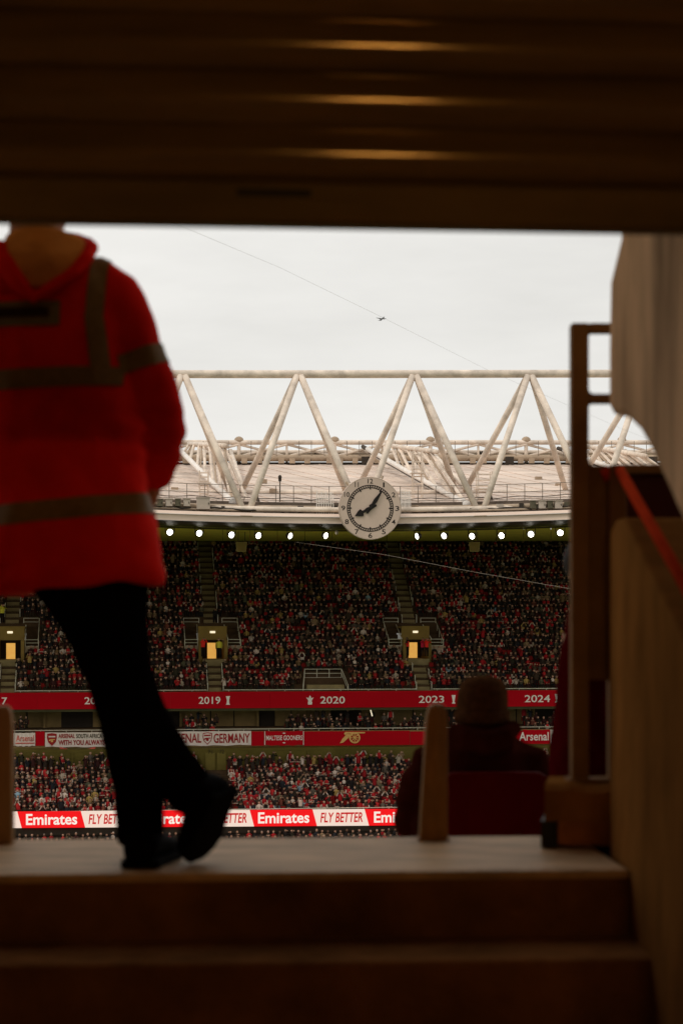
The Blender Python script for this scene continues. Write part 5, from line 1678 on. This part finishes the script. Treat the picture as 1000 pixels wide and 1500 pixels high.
# ---------------- the person in wine red behind the steel post
YW = 6.35
kw = YW / F
def wp(x, y, dy=0.0):
    p = P(x, y, YW); return Vector((p.x, YW + dy, p.z))
win = empty('person', (wp(862, 1000).x, YW, -1.45), 'person in wine red coat almost hidden behind the steel post', 'person')
mb = MB()
wh = wp(866, 838, 0)
head_shapes(mb, wh, (1, .5, 0), .92)
mb.path([wh + Vector((0, 0, -.04)), wp(862, 905)], [.05, .055], 10)
mb.loft([oval(wp(866, 1120), .11, .15), oval(wp(866, 1000), .11, .15), oval(wp(864, 930), .09, .15), oval(wp(863, 900), .05, .06)])
for e in (-1, 1):
    mb.path([wp(866, 1120, e * .08), wp(868, 1330, e * .09), (wp(868, 1330).x, YW + e * .09, -1.41)], [.085, .06, .045], 12)
    mb.path([(wp(868, 1330).x - .06, YW + e * .09, -1.415), (wp(868, 1330).x + .16, YW + e * .1 + .06, -1.42)], [.035, .03], 10)
    mb.path([wp(862, 940, e * .17), wp(858, 1050, e * .2), wp(900, 1100, e * .15)], [.045, .04, .032], 10)
    hand_shapes(mb, wp(900, 1100, e * .15), (.9, .1, -.3), (0, 0, 1))
link('body', fused(mb, 0.012, 4), M['skin'], win)
mb = MB()
mb.loft([oval(wp(856, 1180), 52 * kw, .2, 24), oval(wp(855, 1100), 50 * kw, .19, 24), oval(wp(857, 1010), 42 * kw, .185, 24), oval(wp(860, 940), 36 * kw, .18, 24), oval(wp(861, 905), 32 * kw, .13, 24), oval(wp(862, 880), 24 * kw, .085, 24)])
for e in (-1, 1):
    mb.path([wp(860, 930, e * .15), wp(848, 1050, e * .2), wp(893, 1098, e * .15)], [.065, .065, .05], 12)
link('coat', fused(mb, 0.011, 5, lambda co: noise.noise(co * 9) * 0.008), M['wine_coat'], win, True)
mb = MB().ell(wh + Vector((-.012, 0, .035)), (.083, .08, .09), 18, 12)
mb.build('hair', M['hair'], win, True)
mb = MB()
for e in (-1, 1):
    mb.path([wp(866, 1130, e * .08), wp(868, 1330, e * .09), (wp(868, 1330).x, YW + e * .09, -1.39)], [.1, .075, .06], 12)
link('trousers', fused(mb, 0.012, 4), M['black_cloth'], win, True)

# ================================================================== ROLLER SHUTTER AND LAMP
YSH = 3.2
SHY = R(4.6)
sh = empty('roller_shutter', (0, YSH, 0.64), 'dark ribbed metal roller shutter half lowered over the opening', 'shutter')
def H(a, d, z):
    return Vector((a * math.cos(SHY) - d * math.sin(SHY), YSH + a * math.sin(SHY) + d * math.cos(SHY), z))
pitch = 80.5 * YSH / F
z_low = (HZ - 334.5) * YSH / F
def slat_mesh():
    prof = []
    n_ = 64
    for j in range(n_ + 1):
        t = j / n_
        prof.append((-0.020 * math.sin(math.pi * t) ** 0.8, t * (pitch - 0.004)))
    return prof + [(0.004, pitch - 0.004), (0.004, 0.0)]
prof = slat_mesh()
bar_h = 0.079
bar = [(-0.018, 0.0), (-0.024, 0.006), (-0.024, bar_h - 0.012), (-0.012, bar_h - 0.004), (0.014, bar_h - 0.004), (0.014, 0.0)]
xs_ = (-1.6, 1.0)
def run(prof_, z0):
    m2 = MB()
    m2.prism(prof_, lambda d, z: H(xs_[0], d, z + z0), lambda d, z: H(xs_[1], d, z + z0))
    return m2
run(bar, z_low).build('bottom_bar', M['shutter_bar'], sh)
first = None
slat_top = z_low + bar_h
for k in range(9):
    me = run(prof, slat_top + pitch * k)
    if slat_top + pitch * (k + 1) > 1.40: break
    d0 = 0.006 if k % 2 else 0.0115
    me.prism([(d0, -0.008), (d0 + 0.004, -0.008), (d0 + 0.004, pitch + 0.004), (d0, pitch + 0.004)], lambda d, z: H(xs_[0], d, z + slat_top + pitch * k), lambda d, z: H(xs_[1], d, z + slat_top + pitch * k))
    me.prism([(0.0035, pitch * .45), (0.012, pitch * .45), (0.012, pitch * .55), (0.0035, pitch * .55)], lambda d, z: H(xs_[0], d, z + slat_top + pitch * k), lambda d, z: H(xs_[1], d, z + slat_top + pitch * k))
    o = me.build('slat', M['shutter'], sh)
a0 = H((400 - 500) * YSH / F, 0, 0).x
MB().obox(H, (a0 - 0.062, -0.0262, z_low + 0.046), (a0 + 0.062, -0.0242, z_low + 0.058)).build('lock_slot', M['slot'], sh)
MB().obox(H, (-0.05, -0.0265, z_low + 0.044), (0.06, -0.0245, z_low + 0.058)).build('handle_plate', M['shutter_bar'], sh)

# twin-tube lamp on the concourse ceiling behind the photographer
lp = empty('ceiling_lamp', (0.72, -0.55, 1.34), 'warm twin tube lamp on the concourse ceiling', 'lamp')
MB().box((0.50, -0.62, 1.27), (0.94, -0.48, 1.339)).build('housing', M['lamp_body'], lp, bevel=0.006)
for a, b in ((0.60, 0.68), (0.735, 0.86)):
    MB().tube((a, -0.55, 1.235), (b, -0.55, 1.235), 0.03, n=12).build('tube', M['tube'], lp, smooth=True)

bpy.data.scenes.remove(SCRATCH)
